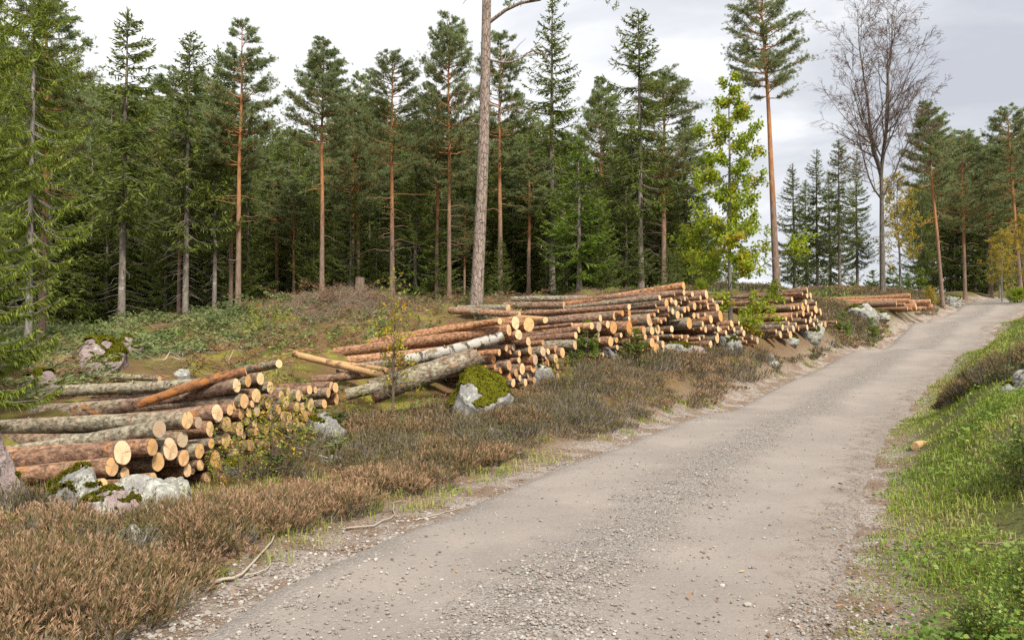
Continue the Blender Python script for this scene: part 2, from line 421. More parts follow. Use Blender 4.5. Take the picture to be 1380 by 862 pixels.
def rock_mat(name, base, lich=.5, pink=0.0):
    m, nt, N = mat(name)
    tc = nt.nodes.new('ShaderNodeTexCoord'); oi = nt.nodes.new('ShaderNodeObjectInfo')
    ad = nt.nodes.new('ShaderNodeVectorMath'); ad.operation = 'ADD'; L(nt, tc.outputs['Object'], ad.inputs[0])
    cb = nt.nodes.new('ShaderNodeCombineXYZ'); L(nt, mth(nt, 'MULTIPLY', oi.outputs['Random'], 40), cb.inputs[0]); L(nt, cb.outputs[0], ad.inputs[1])
    P = ad.outputs[0]
    n1 = noise(nt, P, 3, 6, .65); n2 = noise(nt, P, 18, 5, .7); n3 = noise(nt, P, 90, 3, .7)
    c = mixc(nt, n2, tuple(x * .6 for x in base), tuple(min(1, x * 1.35) for x in base))
    c = mixc(nt, mth(nt, 'MULTIPLY', mrange(nt, n3, .45, .65), .6), c, (.09, .085, .085))
    c = mixc(nt, mrange(nt, mth(nt, 'ADD', n1, mth(nt, 'MULTIPLY_ADD', n2, .4, -.2)), .62 - lich * .2, .70 - lich * .2), c, mixc(nt, mrange(nt, n2, .35, .65), (.17, .17, .14), (.46, .46, .40)))
    c = mixc(nt, mrange(nt, mth(nt, 'ADD', n1, mth(nt, 'MULTIPLY_ADD', n2, -.5, .25)), .40, .33), c, (.085, .08, .07))
    vc = nt.nodes.new('ShaderNodeTexVoronoi'); vc.feature = 'DISTANCE_TO_EDGE'; vc.inputs['Scale'].default_value = 2.2; wv = nt.nodes.new('ShaderNodeVectorMath'); wv.operation = 'ADD'; L(nt, P, wv.inputs[0]); cw = nt.nodes.new('ShaderNodeCombineXYZ'); L(nt, n1, cw.inputs[0]); L(nt, n2, cw.inputs[1]); L(nt, cw.outputs[0], wv.inputs[1]); L(nt, wv.outputs[0], vc.inputs['Vector'])
    c = mixc(nt, mth(nt, 'MULTIPLY', mrange(nt, vc.outputs[0], .035, .0), .8), c, (.05, .045, .04))
    out(nt, pbsdf(nt, c, .9, .15, mth(nt, 'ADD', n1, mth(nt, 'MULTIPLY', n2, .5)), .6, .05)); return m
M['rock'] = rock_mat('grey_granite', (.27, .26, .25), .45)
M['pink_rock'] = rock_mat('pink_granite', (.33, .25, .235), .25)
M['pale_rock'] = rock_mat('lichen_granite', (.33, .32, .295), .8)
def moss_mat():
    m, nt, N = mat('moss')
    geo = nt.nodes.new('ShaderNodeNewGeometry'); P = geo.outputs['Position']
    n1 = noise(nt, P, 9, 5, .7); n2 = noise(nt, P, 70, 3, .7)
    c = mixc(nt, n1, (.06, .07, .006), (.22, .205, .018)); c = mixc(nt, mth(nt, 'MULTIPLY', n2, .5), c, (.10, .10, .01))
    out(nt, pbsdf(nt, c, .95, .05, mth(nt, 'ADD', n1, n2), 1, .03)); return m
M['moss'] = moss_mat()

# logs
def log_mat(kind):
    m, nt, N = mat(kind + '_log_bark')
    tc = nt.nodes.new('ShaderNodeTexCoord'); oi = nt.nodes.new('ShaderNodeObjectInfo')
    mp = nt.nodes.new('ShaderNodeMapping'); L(nt, tc.outputs['Object'], mp.inputs[0])
    cb = nt.nodes.new('ShaderNodeCombineXYZ'); L(nt, mth(nt, 'MULTIPLY', oi.outputs['Random'], 60), cb.inputs[0]); L(nt, cb.outputs[0], mp.inputs['Location'])
    mp.inputs['Scale'].default_value = (.6, 1, 1)
    P = mp.outputs[0]
    n1 = noise(nt, P, 3.5, 5, .65, .5); n2 = noise(nt, P, 22, 5, .7); n3 = noise(nt, P, 7, 4, .6, .8)
    col = oi.outputs['Color']
    if kind == 'birch':
        mp2 = nt.nodes.new('ShaderNodeMapping'); L(nt, tc.outputs['Object'], mp2.inputs[0]); mp2.inputs['Scale'].default_value = (2.4, 1.1, 1.1)
        nb = noise(nt, mp2.outputs[0], 5, 4, .6)
        c = mixc(nt, n2, (.22, .20, .165), (.58, .55, .50))
        c = mixc(nt, mrange(nt, nb, .53, .60), c, (.07, .055, .045))
        c = mixc(nt, mrange(nt, n1, .52, .60), c, mixc(nt, n2, (.09, .08, .045), (.26, .21, .13)))
    elif kind == 'debarked':
        c = mixc(nt, n3, (.27, .10, .03), (.42, .19, .065)); c = mixc(nt, mrange(nt, mth(nt, 'MULTIPLY_ADD', n3, .5, mth(nt, 'MULTIPLY', n1, .5)), .44, .52), c, mixc(nt, mrange(nt, n2, .35, .65), (.07, .035, .02), (.25, .125, .07)))
    elif kind == 'pale':
        c = mixc(nt, n3, (.36, .20, .09), (.58, .38, .19)); c = mixc(nt, mrange(nt, n1, .54, .62), c, mixc(nt, n2, (.13, .075, .04), (.28, .17, .1)))
    else:
        mp3 = nt.nodes.new('ShaderNodeMapping'); L(nt, P, mp3.inputs[0]); mp3.inputs['Scale'].default_value = (2.2, .7, .7)
        dk = mixc(nt, mrange(nt, n2, .3, .7), (.30, .28, .27), (1.75, 1.7, 1.7))
        c = mixc(nt, 1.0, col, dk, 'MULTIPLY')
        n4 = noise(nt, mp3.outputs[0], 9, 4, .7)
        lm = mth(nt, 'ADD', mth(nt, 'MULTIPLY', n1, .45), mth(nt, 'ADD', mth(nt, 'MULTIPLY', n3, .2), mth(nt, 'MULTIPLY', n4, .35)))
        lich = mth(nt, 'MULTIPLY', mrange(nt, mth(nt, 'ADD', lm, mth(nt, 'MULTIPLY_ADD', oi.outputs['Alpha'], .22, -.16)), .43, .56), .85)
        c = mixc(nt, lich, c, mixc(nt, mrange(nt, n2, .34, .66), (.10, .09, .06), (.40, .37, .275)))
        mp4 = nt.nodes.new('ShaderNodeMapping'); L(nt, tc.outputs['Object'], mp4.inputs[0]); mp4.inputs['Scale'].default_value = (3.2, .35, .35)
        nband = noise(nt, mp4.outputs[0], 6, 5, .7, .6)
        c = mixc(nt, mth(nt, 'MULTIPLY', mrange(nt, nband, .55, .68), .75), c, mixc(nt, n2, (.05, .03, .02), (.20, .11, .065)))
        peel = mrange(nt, mth(nt, 'ADD', n3, mth(nt, 'MULTIPLY_ADD', oi.outputs['Alpha'], -.06, .0)), .62, .645)
        c = mixc(nt, peel, c, mixc(nt, n2, (.30, .115, .035), (.46, .20, .07)))
    h = mth(nt, 'ADD', n2, mth(nt, 'MULTIPLY', n3, .8))
    out(nt, pbsdf(nt, c, .85, .15, h, .8, .02)); return m
for k in ('spruce', 'birch', 'debarked', 'pale'): M['log_' + k] = log_mat(k)
def end_mat():
    m, nt, N = mat('sawn_wood')
    tc = nt.nodes.new('ShaderNodeTexCoord'); oi = nt.nodes.new('ShaderNodeObjectInfo'); rf = attr(nt, 'rf')
    P = tc.outputs['Object']
    n1 = noise(nt, P, 14, 4, .6); n2 = noise(nt, P, 55, 3, .6)
    col = oi.outputs['Color']
    rr = mth(nt, 'ADD', rf, mth(nt, 'MULTIPLY_ADD', n1, .12, -.06))
    ring = mth(nt, 'MULTIPLY_ADD', mth(nt, 'SINE', mth(nt, 'MULTIPLY', rr, 60)), .5, .5)
    c = mixc(nt, mth(nt, 'MULTIPLY', ring, .24), col, mixc(nt, .6, col, (.40, .20, .07)))
    c = mixc(nt, mth(nt, 'MULTIPLY', mrange(nt, rr, .62, .38), mth(nt, 'MULTIPLY', oi.outputs['Alpha'], .55)), c, (.56, .29, .10))
    c = mixc(nt, mth(nt, 'MULTIPLY', mrange(nt, n1, .52, .72), .42), c, (.50, .27, .12))
    c = mixc(nt, mrange(nt, rr, .93, .99), c, (.22, .13, .07))
    c = mixc(nt, mrange(nt, rr, .055, .03), c, (.30, .16, .07))
    c = mixc(nt, mth(nt, 'MULTIPLY', mrange(nt, n2, .62, .74), .35), c, (.35, .2, .1))
    sp = nt.nodes.new('ShaderNodeSeparateXYZ'); L(nt, P, sp.inputs[0])
    an = mth(nt, 'ADD', mth(nt, 'ARCTAN2', sp.outputs[2], sp.outputs[1]), mth(nt, 'MULTIPLY', oi.outputs['Random'], 6.28))
    an = mth(nt, 'ADD', an, mth(nt, 'MULTIPLY_ADD', n2, .5, -.25))
    for f, wd in ((.5, .035), (1.5, .05)):      # drying cracks
        cr = mth(nt, 'ABSOLUTE', mth(nt, 'SINE', mth(nt, 'MULTIPLY', an, f)))
        c = mixc(nt, mth(nt, 'MULTIPLY', mrange(nt, cr, wd, wd * .3), mth(nt, 'MULTIPLY', mrange(nt, rr, .08, .25), mrange(nt, rr, .9, .5) if f > 1 else mrange(nt, rr, 1.0, .9))), c, (.14, .08, .045))
    ms = nt.nodes.new('ShaderNodeMapping'); L(nt, P, ms.inputs[0]); ms.inputs['Scale'].default_value = (1, 60, 5); ms.inputs['Rotation'].default_value = (.6, 0, 0)
    c = mixc(nt, mth(nt, 'MULTIPLY', mrange(nt, noise(nt, ms.outputs[0], 2, 3, .6), .45, .7), .22), c, (.45, .26, .13))
    nd = noise(nt, P, 5, 4, .65)
    c = mixc(nt, mth(nt, 'MULTIPLY', mrange(nt, mth(nt, 'MULTIPLY_ADD', oi.outputs['Random'], .18, nd), .64, .80), .45), c, (.26, .18, .12))
    out(nt, pbsdf(nt, c, .75, .2, n2, .4, .01)); return m
M['end'] = end_mat()
# ------------------------------------------------------------------ ground and road meshes
nx, ny = len(GX), len(GY)
idx = np.arange(nx * ny).reshape(nx, ny)
Q = np.stack([idx[:-1, :-1], idx[1:, :-1], idx[1:, 1:], idx[:-1, 1:]], -1).reshape(-1, 4)
gm = MB()
GSD, _k = road_sd(gx, gy)
_clear = np.clip(1 - np.maximum(sstep(22, 30, gy.ravel() + fbm(gx.ravel() * .2, gy.ravel() * .2) * 3 - .35 * np.maximum(gx.ravel(), 0)), 0), 0, 1)
gm.add(np.stack([gx.ravel(), gy.ravel(), GZ.ravel()], 1), Q, road_distance=GSD, cleared=_clear)
ground = gm.build('ground', M['ground'], None, True); tag(ground, kind='structure')

def road_profile(u):
    """height across the road, u in -1..1: slight crown, two packed wheel tracks"""
    z = .03 * (1 - u * u)
    z = z - .028 * np.exp(-((np.abs(u) - .48) / .2) ** 2)
    return z - .11 * sstep(.86, 1.15, np.abs(u))
nu = 61; us = np.linspace(-1.15, 1.15, nu)
kk = np.arange(0, len(RC), 1)
edgeL = 1 + .10 * fbm(kk * .022, 1.7, 0, 3); edgeR = 1 + .09 * fbm(kk * .022, 9.7, 0, 3)
wid = np.where(us[None] < 0, edgeL[:, None], edgeR[:, None]) * HW
ru = us[None] * wid
rx = RC[:, None, 0] + RN[:, None, 0] * ru; ry = RC[:, None, 1] + RN[:, None, 1] * ru
rz = RZ[:, None] + road_profile(us)[None] + fbm(rx * 1.3, ry * 1.3, 2, 3) * .012 + fbm(rx * 9, ry * 9, 4, 2) * .005
ii = np.arange(len(RC) * nu).reshape(len(RC), nu)
rq = np.stack([ii[:-1, :-1], ii[:-1, 1:], ii[1:, 1:], ii[1:, :-1]], -1).reshape(-1, 4)
rm = MB(); rm.add(np.stack([rx, ry, rz], -1).reshape(-1, 3), rq, across=np.broadcast_to(us, (len(RC), nu)).ravel())
road = rm.build('road', M['road'], None, True); tag(road, kind='structure')
def rgz(x, y):
    """top of ground or road"""
    z = gz(x, y); sd, k = road_sd(x, y); u = sd / HW
    zr = RZ[k] + road_profile(u) + fbm(x * 1.3, y * 1.3, 2, 3) * .012
    return np.where(np.abs(u) < 1.05, np.maximum(z, zr), z)

# ------------------------------------------------------------------ world and sun
SUN_EL, SUN_AZ = R_(48), R_(152)     # azimuth measured clockwise from +Y: behind the camera, to the right
w = bpy.data.worlds.new('World'); SC.world = w; w.use_nodes = True
nt = w.node_tree; nt.nodes.clear()
sky = nt.nodes.new('ShaderNodeTexSky'); sky.sky_type = 'NISHITA'; sky.sun_disc = False; sky.sun_elevation = SUN_EL; sky.sun_rotation = SUN_AZ
b1 = nt.nodes.new('ShaderNodeBackground'); b1.inputs[1].default_value = .1; L(nt, sky.outputs[0], b1.inputs[0])
tc = nt.nodes.new('ShaderNodeTexCoord')
sx = nt.nodes.new('ShaderNodeSeparateXYZ'); L(nt, tc.outputs['Generated'], sx.inputs[0])
# cloud layer: directions projected on a flat cloud deck
zc = mth(nt, 'ADD', mth(nt, 'MAXIMUM', sx.outputs[2], 0.0), .22)
cx = mth(nt, 'DIVIDE', sx.outputs[0], zc); cy = mth(nt, 'DIVIDE', sx.outputs[1], zc)
cb = nt.nodes.new('ShaderNodeCombineXYZ'); L(nt, cx, cb.inputs[0]); L(nt, mth(nt, 'MULTIPLY', cy, 1.3), cb.inputs[1])
n1 = noise(nt, cb.outputs[0], 1.5, 7, .55, .5); n2 = noise(nt, cb.outputs[0], .45, 3, .5)
# thicker grey cloud towards the east (right of the road)
thick = mth(nt, 'ADD', mth(nt, 'MULTIPLY_ADD', n1, 1.25, -.17), mth(nt, 'MULTIPLY_ADD', sx.outputs[0], .62, -.06))
cc = ramp(nt, thick, [(.20, (.86, .865, .88)), (.38, (.80, .81, .83)), (.52, (.64, .655, .69)), (.66, (.54, .56, .60)), (.84, (.45, .47, .52))])
b2 = nt.nodes.new('ShaderNodeBackground'); L(nt, cc, b2.inputs[0]); b2.inputs[1].default_value = 1.0
cover = mrange(nt, n2, .22, .40, .80, .97)
mx = nt.nodes.new('ShaderNodeMixShader'); L(nt, cover, mx.inputs[0]); L(nt, b1.outputs[0], mx.inputs[1]); L(nt, b2.outputs[0], mx.inputs[2])
wo = nt.nodes.new('ShaderNodeOutputWorld'); L(nt, mx.outputs[0], wo.inputs[0])
sl = bpy.data.lights.new('sun', 'SUN'); sl.energy = 4.4; sl.angle = R_(11); sl.color = (1, .94, .83)
so = link(bpy.data.objects.new('sun', sl))
sdir = Vector((math.sin(SUN_AZ) * math.cos(SUN_EL), math.cos(SUN_AZ) * math.cos(SUN_EL), math.sin(SUN_EL)))
so.rotation_euler = sdir.to_track_quat('Z', 'Y').to_euler(); so.location = (10, -20, 30)
SC.view_settings.view_transform = 'Standard'; SC.view_settings.look = 'None'; SC.view_settings.exposure = 0.46; SC.view_settings.gamma = 1
SC.render.engine = 'CYCLES'
SC.cycles.max_bounces = 7; SC.cycles.diffuse_bounces = 5; SC.cycles.glossy_bounces = 1; SC.cycles.transmission_bounces = 4; SC.cycles.transparent_max_bounces = 4
SC.cycles.caustics_reflective = False; SC.cycles.caustics_refractive = False
SC.cycles.use_denoising = False

# ------------------------------------------------------------------ logs
WARM = [(.225, .132, .085), (.18, .11, .073), (.26, .155, .096), (.20, .13, .092)]
PINE = [(.33, .175, .092), (.28, .155, .088), (.37, .21, .12)]
GREY = [(.175, .125, .085), (.20, .16, .115), (.16, .11, .08)]
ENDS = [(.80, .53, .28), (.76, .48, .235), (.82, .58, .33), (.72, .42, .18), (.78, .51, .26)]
def make_log(pos, axis, r, length, kind='spruce', colour=None, lichen=.3, end=None, heart=.3, sides=16, shear=0.0, sheary=0.0, bend=0.0, taper=None, far=False, aspect=1.0):
    """one log: bark mesh (the thing) and its two sawn ends as parts; local X runs from the seen end to the far end"""
    axis = np.asarray(axis) / np.linalg.norm(axis)
    nr = 6 if far else 40
    xs = np.r_[0, np.linspace(.015, length - .015, nr), length]
    tp = taper if taper is not None else random.uniform(-.10, .16)
    th = np.arange(sides) / sides * 2 * np.pi
    sd = random.random() * 100
    rr = r * (1 + tp * (xs / length))[:, None] * (1 + .05 * fbm(np.cos(th)[None] * 1.2 + sd, np.sin(th)[None] * 1.2, xs[:, None] * .8, 2) + (.02 * vnoise(np.cos(th)[None] * 2 + sd, xs[:, None] * 3, np.sin(th)[None] * 2) if far else .035 * vnoise(np.cos(th)[None] * 2.2 + sd, xs[:, None] * 6, np.sin(th)[None] * 2.2) + .025 * vnoise(np.cos(th)[None] * 5 + sd, xs[:, None] * 14, np.sin(th)[None] * 5)))
    rr[0] *= .985; rr[-1] *= .985
    cy_ = bend * np.sin(np.pi * xs / length) ; cz_ = bend * .6 * np.sin(np.pi * xs / length + .6) - bend * .6 * math.sin(.6)
    Y = cy_[:, None] + rr * np.cos(th)[None] * aspect; Z = cz_[:, None] + rr * np.sin(th)[None]
    X = np.repeat(xs[:, None], sides, 1) + (shear * rr[0] * np.sin(th) + sheary * rr[0] * np.cos(th))[None] * (1 - xs / length)[:, None] ** 4
    V = np.stack([X, Y, Z], -1)
    m = len(xs); k = np.arange(m - 1)[:, None] * sides; t = np.arange(sides)[None]; t2 = (t + 1) % sides
    F = np.stack([k + t, k + sides + t, k + sides + t2, k + t2], -1).reshape(-1, 4)
    b = MB(); b.add(V.reshape(-1, 3), F)
    if not far and kind == 'spruce':        # stubs of cut branches
        for q in range(random.randint(2, 7)):
            i_ = random.randint(3, m - 4); j_ = random.randrange(sides); p0 = V[i_, j_]; c0 = V[i_].mean(0); d0 = nrm(p0 - c0) + np.array([random.uniform(-.5, .5), 0, 0])
            Vs, Qs = tubes(np.stack([c0 + (p0 - c0) * .8, p0 + d0 * .008, p0 + d0 * random.uniform(.012, .035)]), np.array([.016, .013, .010]) * random.uniform(.6, 1.2), 6)
            b.add(Vs, Qs); b.add(np.vstack([Vs[-6:]]), np.array([[0, 1, 2, 3], [0, 3, 4, 5]]))
    o = empty('log', (0, 0, 0))
    bk = b.build('bark', M['log_' + kind], o, True)
    y = Vector((0, 0, 1)).cross(Vector(axis))
    xa = Vector(axis); ya = y.normalized(); za = xa.cross(ya)
    roll = random.uniform(-.3, .3) if shear == 0 else 0
    o.matrix_world = Matrix.Translation(Vector(pos)) @ Matrix((xa, ya, za)).transposed().to_4x4() @ Matrix.Rotation(roll, 4, 'X')
    bk.color = (*(colour or random.choice(WARM)), lichen)
    ec = end or random.choice(ENDS)
    if end is None and random.random() < .10: ec = (.50, .39, .27)
    f_ = random.uniform(1.0, 1.16); ec = (ec[0] * f_, ec[1] * f_ * random.uniform(.95, 1.03), ec[2] * f_)
    for which, ring in ((0, V[0]), (1, V[-1])):
        c = ring.mean(0); e = MB()
        dx = -.002 if which == 0 else .002
        R1 = c + (ring - c) * .5; R0 = ring.copy(); C = c.copy()
        for q in (R1, R0, C): q[..., 0] += dx
        VV = np.vstack([C[None], R1, R0]); s = sides; a = np.arange(s); a2 = (a + 1) % s
        T = np.stack([np.zeros(s, int), 1 + a2, 1 + a], 1); QQ = np.stack([1 + a, 1 + a2, 1 + s + a2, 1 + s + a], 1)
        if which: T = T[:, ::-1]; QQ = QQ[:, ::-1]
        # a thin skirt back into the bark so that the sawn face closes the log
        e.add(VV, [T, QQ], rf=np.r_[0, np.full(s, .5), np.full(s, 1.0)])
        eo = e.build('cut_end', M['end'], o); eo.color = (*ec, heart)
    return o

PILES = {}
def pile(key, A, B, ang, pitch, length, ends, poly, nfill, rfill, jit, warm, label_name, group, cols):
    a = at(*A); b = at(*B); n0 = np.array([math.cos(R_(ang)), math.sin(R_(ang)), 0.])
    u = nrm((b - a) * np.array([1, 1, 0])); m = np.array([u[1], -u[0], 0.])
    sf = abs(u[0] * n0[1] - u[1] * n0[0])
    def isect(px, py, o=0.0):
        r = ray(px, py); p0 = a + n0 * o
        t = ((p0 - CAM) @ m) / (r @ m); return CAM + r * t, t
    L_ = []
    for e in ends:
        P, d = isect(e[0], e[1]); L_.append([(P - a) @ u * sf, P[2], e[2] * d / FPX, e])
    X = np.array([[q[0], q[1], q[2]] for q in L_])
    # relax overlaps of the measured ends
    for it in range(150):
        d = X[:, None, :2] - X[None, :, :2]; D = np.hypot(d[..., 0], d[..., 1]) + 1e-9
        ov = np.clip((X[:, None, 2] + X[None, :, 2]) * .90 - D, 0, None); np.fill_diagonal(ov, 0)
        X[:, :2] += .22 * ((d / D[..., None]) * ov[..., None]).sum(1)
    d = X[:, None, :2] - X[None, :, :2]; D = np.hypot(d[..., 0], d[..., 1]); np.fill_diagonal(D, 9)
    # fill what is left of the stack's outline with logs set a little deeper
    pp = np.array(poly, float); r2 = np.random.default_rng(hash(key) % 1000 if False else len(ends))
    def inside(x, y):
        c = False; j = len(pp) - 1
        for i in range(len(pp)):
            if (pp[i, 1] > y) != (pp[j, 1] > y) and x < (pp[j, 0] - pp[i, 0]) * (y - pp[i, 1]) / (pp[j, 1] - pp[i, 1]) + pp[i, 0]: c = not c
            j = i
        return c
    nf = 0
    for tr in range(6000):
        if nf >= nfill: break
        x = r2.uniform(pp[:, 0].min(), pp[:, 0].max()); y = r2.uniform(pp[:, 1].min(), pp[:, 1].max())
        if not inside(x, y): continue
        P, dd = isect(x, y); q = np.array([(P - a) @ u * sf, P[2]])
        gap = (np.hypot(*(X[:, :2] - q).T) - X[:, 2]).min()
        rmin, rmax = rfill[0] * dd / FPX, rfill[1] * dd / FPX
        if gap < rmin * .8: continue
        X = np.vstack([X, [q[0], q[1], min(gap * 1.02, rmax)]]); L_.append([0, 0, 0, None]); nf += 1
    made = []
    for (uu, z, r, *_), info in zip(X, L_):
        e = info[3]; opt = e[3] if e is not None and len(e) > 3 else {}
        P = a + u * (uu / sf); P[2] = z
        px, py, dd = project(P)
        o_ = random.uniform(-jit, jit) if e is not None else random.uniform(-jit * 2.5, -jit)
        if 'o' in opt: o_ = opt['o']
        P2, d2 = isect(px, py, o_)
        ya = ang + random.gauss(0, 1.5) + opt.get('yaw', 0); pi_ = pitch + random.gauss(0, 1.2) + opt.get('pitch', 0)
        ax = -np.array([math.cos(R_(ya)) * math.cos(R_(pi_)), math.sin(R_(ya)) * math.cos(R_(pi_)), 0]); ax[2] = math.sin(R_(pi_))
        Ln = opt.get('len', length * random.uniform(.93, 1.05))
        if 'far' in opt:
            Q_ = at(*opt['far']); ax = Q_ - P2; Ln = float(np.linalg.norm(ax))
        pal = opt.get('pal') or random.choices([WARM, GREY, PINE], warm)[0]
        lich = opt.get('lich', random.uniform(.40, .80) if pal is GREY else random.uniform(.0, .45) if pal is WARM else random.uniform(0, .15))
        lo = make_log(P2, ax, r, Ln, opt.get('kind', 'spruce'), random.choice(pal), lich, opt.get('end'), random.random() ** 2 if e is not None else .2,
                      sides=18 if d2 < 14 else 12, far=d2 > 17, shear=opt.get('shear', random.gauss(0, .06)), sheary=random.gauss(0, .05), bend=opt.get('bend', random.gauss(0, .035)))
        made.append((lo, px, py, r * FPX / d2, e is not None, opt))
    PILES[key] = made
    return made
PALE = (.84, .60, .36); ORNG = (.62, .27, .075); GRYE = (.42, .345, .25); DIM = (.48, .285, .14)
P1 = [(151, 628, 13, dict(pal=WARM, lich=.25, pitch=-4, end=(.70, .43, .19), o=.06, n='thick brown log jutting furthest out at the low left of the nearest stack')),
 (164.3, 610.7, 17, dict(pal=WARM, lich=.12, pitch=-1, o=.06, end=PALE, n='thickest log of the nearest stack, reddish bark and large pale oval end')),
 (214.6, 577.8, 12.2, dict(pal=GREY, lich=.95, pitch=-2, end=GRYE, n='lichen covered log with a weathered grey end in the nearest stack')),
 (205, 602, 11.8, dict(pal=WARM, end=(.68, .40, .16))), (213, 622, 13, dict(pal=GREY, end=(.66, .41, .19))), (229.4, 605, 15.6, dict(end=PALE, n='log with a big cracked pale round end near the left of the nearest stack')), (138, 654, 10, dict(pal=WARM, pitch=-4, o=.05, n='lowest reddish log of the nearest stack poking out between two boulders')),
 (168, 637, 8), (205, 645, 9), (252.2, 565.7, 12, dict(pal=GREY, lich=.7, pitch=-1)), (267, 569, 8.2), (245.7, 591.8, 11.5), (247.7, 616.4, 11.2), (268.7, 607.4, 10.6),
 (289.8, 618.4, 12, dict(end=(.62, .34, .12), n='thick log with tilted orange end low in the nearest stack behind yellow leaves')), (282.8, 577.8, 11.2), (305.4, 571.5, 9.8), (292.7, 556, 12, dict(end=PALE, pal=WARM)), (304.3, 592, 10.2), (284.5, 597, 7),
 (323, 578, 10), (325, 557, 8.5), (312, 629, 9.5, dict(end=DIM)), (252.6, 633.5, 9), (318, 613, 9), (318.8, 518.9, 9.7, dict(pal=GREY, pitch=-4, end=PALE, n='grey barked pale-ended log on the nearest stack, just under a peeled orange log')),
 (329, 540, 10.3, dict(pal=GREY)), (334, 513, 8.7, dict(end=(.62, .35, .13))), (350.7, 510, 8.7), (364, 521.8, 8.5), (345, 532.8, 9.7), (361, 542.6, 8.3), (339.7, 544, 5),
 (385.3, 541, 8.8, dict(pal=GREY)), (402, 532.8, 8.7), (409, 531, 7), (417, 525, 6.5), (425, 525.2, 5), (446.5, 519.4, 6), (452, 522, 7), (442.4, 528.7, 7), (418.6, 545, 8.7),
 (408.7, 550, 8.9), (399.5, 548, 6.8), (437, 543.8, 6.4, dict(pal=GREY)), (453.4, 537.4, 7.5), (335, 555, 7), (346, 554, 7.2), (375, 551, 7), (381.5, 561, 7), (366, 560, 6.4), (389.6, 563.5, 7),
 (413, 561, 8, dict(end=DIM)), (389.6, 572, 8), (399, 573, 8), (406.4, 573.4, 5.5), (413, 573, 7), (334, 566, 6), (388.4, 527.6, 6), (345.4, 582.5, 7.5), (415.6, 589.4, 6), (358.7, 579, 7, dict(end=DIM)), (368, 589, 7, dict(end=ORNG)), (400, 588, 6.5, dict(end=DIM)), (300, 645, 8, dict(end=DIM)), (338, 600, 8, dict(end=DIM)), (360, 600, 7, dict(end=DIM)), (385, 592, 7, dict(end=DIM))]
POLY1 = [(215, 650), (232, 575), (290, 545), (330, 525), (372, 530), (455, 528), (455, 545), (425, 560), (420, 592), (330, 622), (300, 645)]
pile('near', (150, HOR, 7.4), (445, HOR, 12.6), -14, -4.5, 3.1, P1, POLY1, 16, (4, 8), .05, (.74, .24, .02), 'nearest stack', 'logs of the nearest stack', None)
P2 = [(673.5, 432.5, 4.6, dict(pal=PINE, far=(475, 472, 17.2), n='slim topmost orange pine log leaning down to the left off the second stack')),
 (686.4, 443.8, 8, dict(pal=PINE, far=(452, 476, 16.4), lich=0, n='long straight orange brown pine log leaning across the front top of the second stack')),
 (694, 435.5, 9.5, dict(pal=PINE, lich=0, far=(500, 462, 17.5), end=PALE, n='pine log with large pale end, middle of the three on top of the second stack')),
 (712.5, 437, 10.4, dict(pal=PINE, lich=0, far=(560, 455, 18.2), end=(.72, .46, .2), n='thickest pale ended pine log at the upper right of the second stack')),
 (699, 451, 7, dict(pal=PINE, far=(540, 470, 17.5))), (678, 453.5, 6.8, dict(kind='birch', far=(545, 488, 13.9), o=.35, shear=.1, end=(.62, .30, .1), n='white birch log lying slanted on top of the thick mossy trunk')),
 (645, 480, 13.5, dict(pal=GREY, far=(500, 527, 13.2), o=.45, lich=.75, shear=.5, end=ORNG, aspect=1, n='thick green grey trunk with a pointed orange cut end behind the mossy boulder')),
 (665, 483.8, 5.6, dict(end=ORNG)), (667, 494, 4, dict(end=ORNG)), (675, 499, 4.5, dict(end=ORNG)), (687.4, 507.4, 5.3, dict(end=ORNG, n='thin bright orange-ended log beside the right flank of the mossy boulder')), (691.6, 515.8, 5.8), (686, 492, 7.5, dict(end=DIM)),
 (712, 460, 6.3, dict(end=(.66, .48, .26))), (714, 471, 6.5), (731.7, 473.3, 6.7), (738.6, 474, 4.2), (736.5, 480, 4.5), (749, 470, 5.8, dict(end=DIM)), (757.8, 475, 7.2, dict(end=(.68, .45, .21), n='round ended log furthest right in the second stack')),
 (700, 476, 4.3, dict(pal=GREY)), (699.4, 485, 4.3), (720.8, 485.8, 7.6, dict(pal=PINE)), (741, 489.7, 6.5), (749, 483, 6.3), (751, 493, 5, dict(end=DIM)), (718.4, 494.6, 6.2, dict(end=(.62, .34, .12))), (702.4, 497.7, 8), (696.9, 501, 6, dict(end=DIM)),
 (728.6, 501, 8.5, dict(end=(.5, .26, .1), n='log with a dark hollow looking oval end low in the second stack')), (746, 499.8, 7.5), (751, 506, 5.3), (713.6, 505, 5.5), (700.6, 509, 4.5), (708, 515, 5.3), (731.7, 461.5, 4, dict(end=DIM)),
 (774.8, 463.6, 7.5, dict(pal=GREY, lich=.9, len=1.9, n='short greenish log with an oval end right of the second stack, beside a small spruce')), (776, 451.7, 5, dict(pal=WARM, len=2.2)), (780, 444, 4.6, dict(pal=WARM)), (771, 437, 2.8, dict(pal=WARM)), (797.5, 439, 5), (655, 497, 5, dict(end=ORNG)), (720, 512, 4.5, dict(end=DIM)), (735, 512, 4.5, dict(end=DIM))]
POLY2 = [(650, 490), (700, 455), (745, 462), (762, 475), (752, 505), (700, 520), (680, 510)]
pile('second', (640, HOR, 14.4), (765, HOR, 16.2), -30, -5, 4.0, P2, POLY2, 10, (3, 5), .08, (.6, .25, .15), 'second stack', 'logs of the second stack', None)
